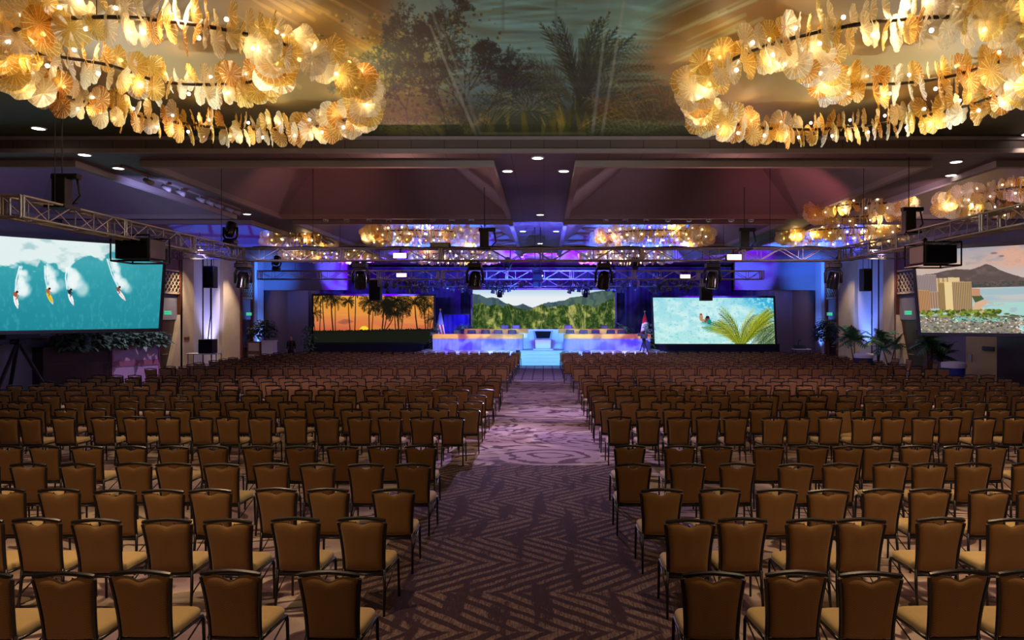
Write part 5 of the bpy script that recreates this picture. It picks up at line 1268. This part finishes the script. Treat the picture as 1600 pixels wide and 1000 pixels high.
planter(q0, q1 - Vector((.12, 0, 0)), 1.42, .7, 'tan and wood end box beside the white planter, left doorway', 'stone', 'wood'); planter(q1, q2, 1.5, .7, 'white planter box by the left alcove corner', 'white', 'white')
bush((408 - VX) * 41.9 / F, 42.2, 1.45, .85, .5, .75, 'dark green shrub in the white planter box', 31, 'leaf_dark', 420, .3, 'planter_shrub')
bush((1290 - VX) * 41.5 / F, 41.5, 0, .75, .7, .95, 'dark ficus tree in a pot at the right alcove corner', 32, 'leaf_dark', 700, .24, 'ficus_tree', 1.35)
palm_plant((1335 - VX) * 37.0 / F, 37.0, 2.6, 'potted palm left of the white covered bin', 41, L=1.0); palm_plant((1372 - VX) * 36.6 / F, 36.6, 2.7, 'potted palm right of the white covered bin', 42, L=.9)
palm_plant((1390 - VX) * 34.6 / F, 34.6, 2.1, 'shorter potted palm against the right stone pillar', 43, L=.7); palm_plant((1463 - VX) * 29.0 / F, 29.6, 2.2, 'potted palm in front of the mauve wall, by the blue bin', 44, L=.95); palm_plant((1486 - VX) * 29.8 / F, 30.3, 2.0, 'bushy potted palm just behind the blue bin', 45, L=.8, m='leaf_dark')
bush((725 - VX) * 48 / F, 48.0, .9, .6, .5, .9, 'pale leafy plant beside the left of mountain screen', 33, 'leaf_teal', 420, .3, 'leafy_plant'); bush((970 - VX) * 48 / F, 48.0, .9, .7, .5, .85, 'pale spiky plant beside the right of mountain screen', 34, 'leaf_teal', 240, .5, 'spiky_plant')
for (px, y, lb, s) in ((483, 46.0, 'pale bare-stemmed plant at the left edge of the sunset screen', 35), (1013, 46.0, 'leafy plant between right flag and pool screen', 36), (680, 45.8, 'small plant at right lower corner of the sunset screen', 37)):
    bush((px - VX) * y / F, y, 0.2, .32, .3, 1.35, lb, s, 'leaf_teal', 190, .34, 'leafy_plant')
# ---------------------------------------------------------------- odds and ends
def bin_(px, y, label, m='blue_cloth'):
    x = (px - VX) * y / F; t = thing('covered_bin', (x, y, 0), label, 'bin')
    MB().lathe([(.36, 0), (.40, .3), (.42, .85), (.0, .86)], n=20).build('blue_cloth', M[m], t, smooth=True, sharp=50)
    MB().lathe([(.46, .80), (.47, .95), (.44, 1.02), (.2, 1.06), (.0, 1.05)], n=20).build('white_cover', M['white'], t, smooth=True, sharp=60)
bin_(1350, 36.0, 'round bin in blue cloth with white cover between palms'); bin_(1490, 28.8, 'round bin in dark blue cloth by the side door')
def sidetable(px, y, w_, h, label, m='silver'):
    x = (px - VX) * y / F; t = thing('folding_table', (x, y, 0), label, 'table'); MB().box(-w_ / 2, w_ / 2, -.35, .35, h - .05, h).build('tabletop', M['white'], t, bevel=.01)
    for sx in (-1, 1):
        for sy in (-1, 1): MB().cyl((sx * (w_ / 2 - .06), sy * .28, 0), (sx * (w_ / 2 - .06), sy * .28, h - .05), .025, 6).build('leg', M[m], t)
sidetable(320, 36.0, 1.55, 1.04, 'narrow white table with black speaker before left pillars')
hung_box(314, 530, 336, 552.2, 36.0, 'black cube speaker standing on the narrow white table', 'loudspeaker', 'speaker', .6)
t = thing('speaker_cable', (0, 0, 0), 'dark cable running down from the hanging speaker left', 'cable'); p = P(329, 450, 36.15)
MB().tube([p, Vector((p.x - .02, 36.2, 3)), P(325, 530, 36.1)], .03, 6).build('cable', M['black'], t)
sidetable(1252, 44.6, 1.0, .9, 'low dark control table in the right alcove', 'black')
t = thing('control_desk', ((1250 - VX) * 44.6 / F, 44.6, .9), 'dark slanted equipment on the alcove control table', 'equipment')
MB().prism([(-.35, -.2, 0), (.35, -.2, 0), (.3, -.1, .22), (-.3, -.1, .22)], (0, .35, 0)).build('console', M['black'], t); MB().tube([(-.1, 0, .2), (-.12, 0, .5), (.05, 0, .55)], .03, 6).build('boom', M['black'], t)
t = thing('small_speaker', (-1.55, 41.7, 0), 'small black floor box beside the aisle before stage', 'speaker'); MB().box(-.12, .12, -.15, .15, 0, .95).build('cabinet', M['black'], t, bevel=.02); MB().box(-.1, .1, -.165, -.15, .08, .88).build('grille', M['gloss_black'], t)
# tripod camera before the right table
def tripod_cam(x, y, h, label, k=1.0, name='tripod_camera'):
    t = thing(name, (x, y, 0), label, 'camera')
    for i in range(3):
        a = 2 * PI * i / 3 + .4; MB().cyl((.04 * math.cos(a), .04 * math.sin(a), h - .3), (.5 * k * math.cos(a), .5 * k * math.sin(a), 0), .03 * k, 6).build('leg', M['black'], t)
    MB().box(-.08 * k, .08 * k, -.08 * k, .08 * k, h - .32, h - .14).build('tripod_head', M['black'], t)
    b = MB(); b.box(-.14 * k, .14 * k, -.45 * k, .35 * k, h - .14, h + .12 * k); o = b.build('camera_body', M['black'], t, bevel=.02)
    MB().cyl((0, .35 * k, h), (0, .62 * k, h), .09 * k, 12, .11 * k).build('lens', M['gloss_black'], t); MB().cyl((.1, -.2, h - .2), (.25, -.7 * k, h - .35), .018, 6).build('pan_handle', M['black'], t)
    MB().box(-.35 * k, -.14 * k, -.1, .05, h, h + .16 * k).build('viewfinder', M['black'], t)
tripod_cam(6.0, 42.3, 1.75, 'dark video camera on tripod before the right stage table', 1.1)
tripod_cam((28 - VX) * 24.0 / F, 24.0, 2.25, 'large dark broadcast camera under the surfing screen', 2.0, 'broadcast_camera')

# ---------------------------------------------------------------- standing man in black
def fused(name, tubes, balls, mat, parent, vox):
    b = MB()
    for (pts, rs) in tubes: b.tube(pts, rs, 10)
    for (c, r) in balls: b.ball(c, r, 12, 8)
    o = b.build(name, mat, parent, smooth=True); md = o.modifiers.new('remesh', 'REMESH'); md.mode = 'VOXEL'; md.voxel_size = vox; md.use_smooth_shade = True
    sm = o.modifiers.new('smooth', 'SMOOTH'); sm.factor = .5; sm.iterations = 2
    return o
def man(x, y, label):
    t = thing('person', (x, y, 0), label, 'person')
    tubes = [([(0, .01, .90), (0, .01, 1.05), (0, .01, 1.25), (0, .01, 1.40), (0, 0, 1.47), (0, -.01, 1.56)], [.13, .125, .14, .13, .075, .055])]
    balls = [((0, -.015, 1.66), (.078, .095, .112)), ((0, -.035, 1.60), (.055, .07, .06)), ((0, -.115, 1.645), (.014, .022, .024)), ((.08, 0, 1.65), (.014, .02, .03)), ((-.08, 0, 1.65), (.014, .02, .03))]
    for s in (-1, 1):
        tubes.append(([(s * .05, .01, 1.42), (s * .18, .01, 1.40), (s * .245, .02, 1.14), (s * .25, -.05, .93)], [.06, .062, .045, .033]))
        tubes.append(([(s * .25, -.05, .94), (s * .248, -.075, .86), (s * .245, -.09, .81)], [.03, .04, .036]))
        for f in range(4): l = (.072, .085, .08, .062)[f]; y0 = -.115 + .018 * f; tubes.append(([(s * .245, y0, .83), (s * .243, y0 - .008, .83 - l * .6), (s * .232, y0 - .012, .83 - l * 1.15)], [.011, .010, .008]))
        tubes.append(([(s * .235, -.105, .86), (s * .22, -.135, .825), (s * .215, -.14, .795)], [.013, .011, .009]))
        tubes.append(([(s * .09, .01, .92), (s * .12, 0, .50), (s * .13, .02, .08)], [.10, .065, .045])); tubes.append(([(s * .13, .05, .05), (s * .14, -.14, .04)], [.045, .035]))
    fused('body', tubes, balls, M['skin'], t, .011)
    tb = [([(0, .01, .93), (0, .01, 1.08), (0, .01, 1.28), (0, .01, 1.41), (0, .005, 1.475)], [.165, .150, .172, .155, .085])]
    for s in (-1, 1): tb.append(([(s * .05, .01, 1.41), (s * .185, .01, 1.395), (s * .25, .02, 1.14), (s * .25, -.045, .95)], [.085, .082, .064, .050]))
    fused('shirt', tb, [], M['black'], t, .02)
    tr = [([(0, .01, .82), (0, .01, .96)], [.15, .155])]
    for s in (-1, 1): tr.append(([(s * .085, .01, .90), (s * .12, 0, .50), (s * .13, .02, .07)], [.125, .085, .068]))
    fused('trousers', tr, [], M['black'], t, .02)
    MB().ball((0, .012, 1.70), (.088, .098, .092), 14, 8).build('hair', M['hair'], t, smooth=True)
    b = MB()
    for s in (-1, 1): b.ball((s * .032, -.102, 1.672), .011, 8, 6)
    b.build('eyes', M['hair'], t); MB().ball((0, -.102, 1.60), (.024, .008, .006), 8, 4).build('mouth', M['mauve_trim'], t)
    for s in (-1, 1): MB().tube([(s * .13, .07, .05), (s * .135, -.05, .05), (s * .14, -.19, .035)], [.05, .055, .035], 10).build('shoe', M['black'], t, smooth=True)
man((455 - VX) * 43.2 / F, 43.2, 'man in dark clothes standing by the left alcove')

# ---------------------------------------------------------------- coloured light on walls and ceiling
def gobo(loc, target, e, color, angle, sx, sy, style='brick'):
    o = lamp('gobo_light', 'SPOT', loc, e, (1, 1, 1), target, .02, angle, .25); d = o.data; d.use_nodes = True; nt = d.node_tree; em = nt.nodes['Emission']
    tc = nt.nodes.new('ShaderNodeTexCoord'); sp = nt.nodes.new('ShaderNodeSeparateXYZ'); nt.links.new(tc.outputs['Normal'], sp.inputs[0])
    dv = [nt.nodes.new('ShaderNodeMath') for _ in range(2)]; cm = nt.nodes.new('ShaderNodeCombineXYZ')
    for i in range(2): dv[i].operation = 'DIVIDE'; nt.links.new(sp.outputs[i], dv[i].inputs[0]); nt.links.new(sp.outputs[2], dv[i].inputs[1]); nt.links.new(dv[i].outputs[0], cm.inputs[i])
    mp = nt.nodes.new('ShaderNodeMapping'); mp.inputs['Scale'].default_value = (sx, sy, 1); nt.links.new(cm.outputs[0], mp.inputs[0])
    if style == 'brick':
        br = nt.nodes.new('ShaderNodeTexBrick'); br.inputs['Scale'].default_value = 1; br.inputs['Mortar Size'].default_value = .10; br.inputs['Mortar Smooth'].default_value = 1.0; br.inputs['Brick Width'].default_value = 1.1; br.inputs['Row Height'].default_value = .42
        br.inputs['Color1'].default_value = (color[0] * 1.3, color[1] * 1.3, color[2], 1); br.inputs['Color2'].default_value = (color[0], color[1] * .5, color[2] * .8, 1); br.inputs['Mortar'].default_value = (.05, .0, .32, 1)
        nt.links.new(mp.outputs[0], br.inputs[0]); nt.links.new(br.outputs[0], em.inputs['Color'])
    else:
        nz = nt.nodes.new('ShaderNodeTexNoise'); nz.inputs['Scale'].default_value = 1; nz.inputs['Distortion'].default_value = 1.0; nt.links.new(mp.outputs[0], nz.inputs[0]); rp_ = nt.nodes.new('ShaderNodeValToRGB')
        rp_.color_ramp.elements[0].position = .42; rp_.color_ramp.elements[0].color = (.10, .0, .6, 1); rp_.color_ramp.elements[1].position = .56; rp_.color_ramp.elements[1].color = (color[0], color[1], color[2], 1)
        nt.links.new(nz.outputs[0], rp_.inputs[0]); nt.links.new(rp_.outputs[0], em.inputs['Color'])
    return o
SKY = (.10, .30, 1.0)
gobo((-14.0, 28.3, 4.4), (-15.0, 36.0, 8.6), 6000, (.04, .10, 1.0), 54, 4.6, 4.6)
gobo((-6.0, 31.4, 5.0), (-5.6, 36.5, 7.6), 15000, (.03, .11, 1.0), 60, 3.2, 3.2)
gobo((5.5, 31.4, 5.0), (5.2, 36.5, 7.6), 15000, (.03, .11, 1.0), 60, 3.2, 3.2)
gobo((-.2, 26.6, 3.0), (-.2, 33.4, SOF), 14000, (.04, .12, 1.0), 78, 5.0, 5.0)
gobo((12.8, 31.0, 4.8), (13.6, 36.5, 8.0), 15000, (.03, .11, 1.0), 60, 3.2, 3.2)
gobo((-11.0, 40.5, 4.6), (-11.0, 49.5, 7.0), 16000, (.12, .1, 1.0), 66, 3, 3, 'cloud')
gobo((0, 40.5, 4.9), (0, 49.5, 7.0), 26000, (.14, .1, 1.0), 84, 3, 3, 'cloud')
gobo((11.5, 40.5, 4.6), (11.5, 49.5, 7.0), 9000, (.12, .12, 1.0), 66, 3, 3, 'cloud')
gobo((-4, 37.2, 4.0), (-4.2, 44.0, 1.0), 5200, (.42, .42, 1.0), 46, 9, 9, 'cloud')
gobo((4, 37.2, 4.0), (4.2, 44.0, 1.0), 5200, (.42, .42, 1.0), 46, 9, 9, 'cloud')
for sd in (-1, 1):
    X = XL if sd < 0 else XR
    lamp('wall_uplight', 'SPOT', (X - sd * 1.5, 40.4, .25), 1600 if sd > 0 else 1300, ((.12, .26, 1.0) if sd > 0 else (.5, .5, 1.0)), (X, 40.5, 4.0), .08, 66, .8)
    lamp('wall_uplight', 'SPOT', (X - sd * 1.2, 46.0, .25), 1100, (.12, .3, 1.0), (X, 46.6, 5.0), .08, 60, .8)
    lamp('wall_downlight', 'SPOT', (X - sd * 1.8, 36.0, SOF - .05), 900 if sd > 0 else 1700, (1.0, .78, .55), (X - sd * .3, 37.4, 1.0), .08, 70, .8)
    lamp('wall_downlight', 'SPOT', (X - sd * 1.8, 41.6, SOF - .05), 500 if sd > 0 else 1200, (1.0, .80, .6), (X - sd * .3, 42.6, 1.0), .08, 60, .8)
    lamp('header_light', 'SPOT', (X - sd * 2.0, 42.5, 4.6), 2200, (.05, .22, 1.0), (X - sd * .9, 47.2, 5.7), .1, 55, 1.0)
    lamp('side_wash', 'SPOT', (XTL if sd < 0 else XTR, 18.6, TZ - .4), 520, (.5, .36, 1.0), (X, 26.0, 5.0), .1, 90, .9)
    lamp('alcove_fill', 'SPOT', (X - sd * 2.6, 48.4, SOF - .2), 420, (.9, .60, .95), (X - sd * 2.0, 52.5, 1.8), .1, 100, .9)  # unseen fill added to lift the dark alcove walls
lamp('planter_light', 'SPOT', (-13.2, 27.5, SOF - .1), 1100, (.85, .6, 1.0), (-16.8, 29.6, 1.0), .1, 44, .9)
lamp('side_door_light', 'SPOT', (16.8, 29.8, SOF - .1), 90, (1.0, .8, .5), (18.6, 29.8, 1.0), .1, 60, .9)
for (x, y) in ((-16.2, 49.2), (-10.5, 49.1), (9.0, 49.1), (5.3, 49.2), (-5.2, 49.2)):
    lamp('drape_uplight', 'SPOT', (x, y, 3.2), 60, (.12, .05, 1.0), (x, 49.6, 6), .05, 50, .7)
lamp('drape_uplight', 'SPOT', (-6.1, 48.3, .95), 120, (.12, .06, 1.0), (-6.1, 49.1, 2.4), .05, 80, .7)
# red, blue and lilac light thrown into the nearer coffers
for (x, y, tx, ty, e, c) in ((-6.5, 20.9, -8.5, 25.0, 140, (1, .34, .26)), (7.5, 20.9, 9.5, 25.5, 190, (1, .24, .30)), (-10, 19.0, -15.5, 24.5, 600, (.32, .38, 1)), (10.5, 19.0, 15, 24.0, 300, (.9, .6, .7)), (-3.6, 21.2, -1.6, 25, 80, (.7, .5, .7)), (3.0, 21.2, 1.2, 25, 110, (.75, .55, .7))):
    lamp('coffer_wash', 'SPOT', (x, y, TZ + .5), e, c, (tx, ty, 8.2), .1, 90, .9)
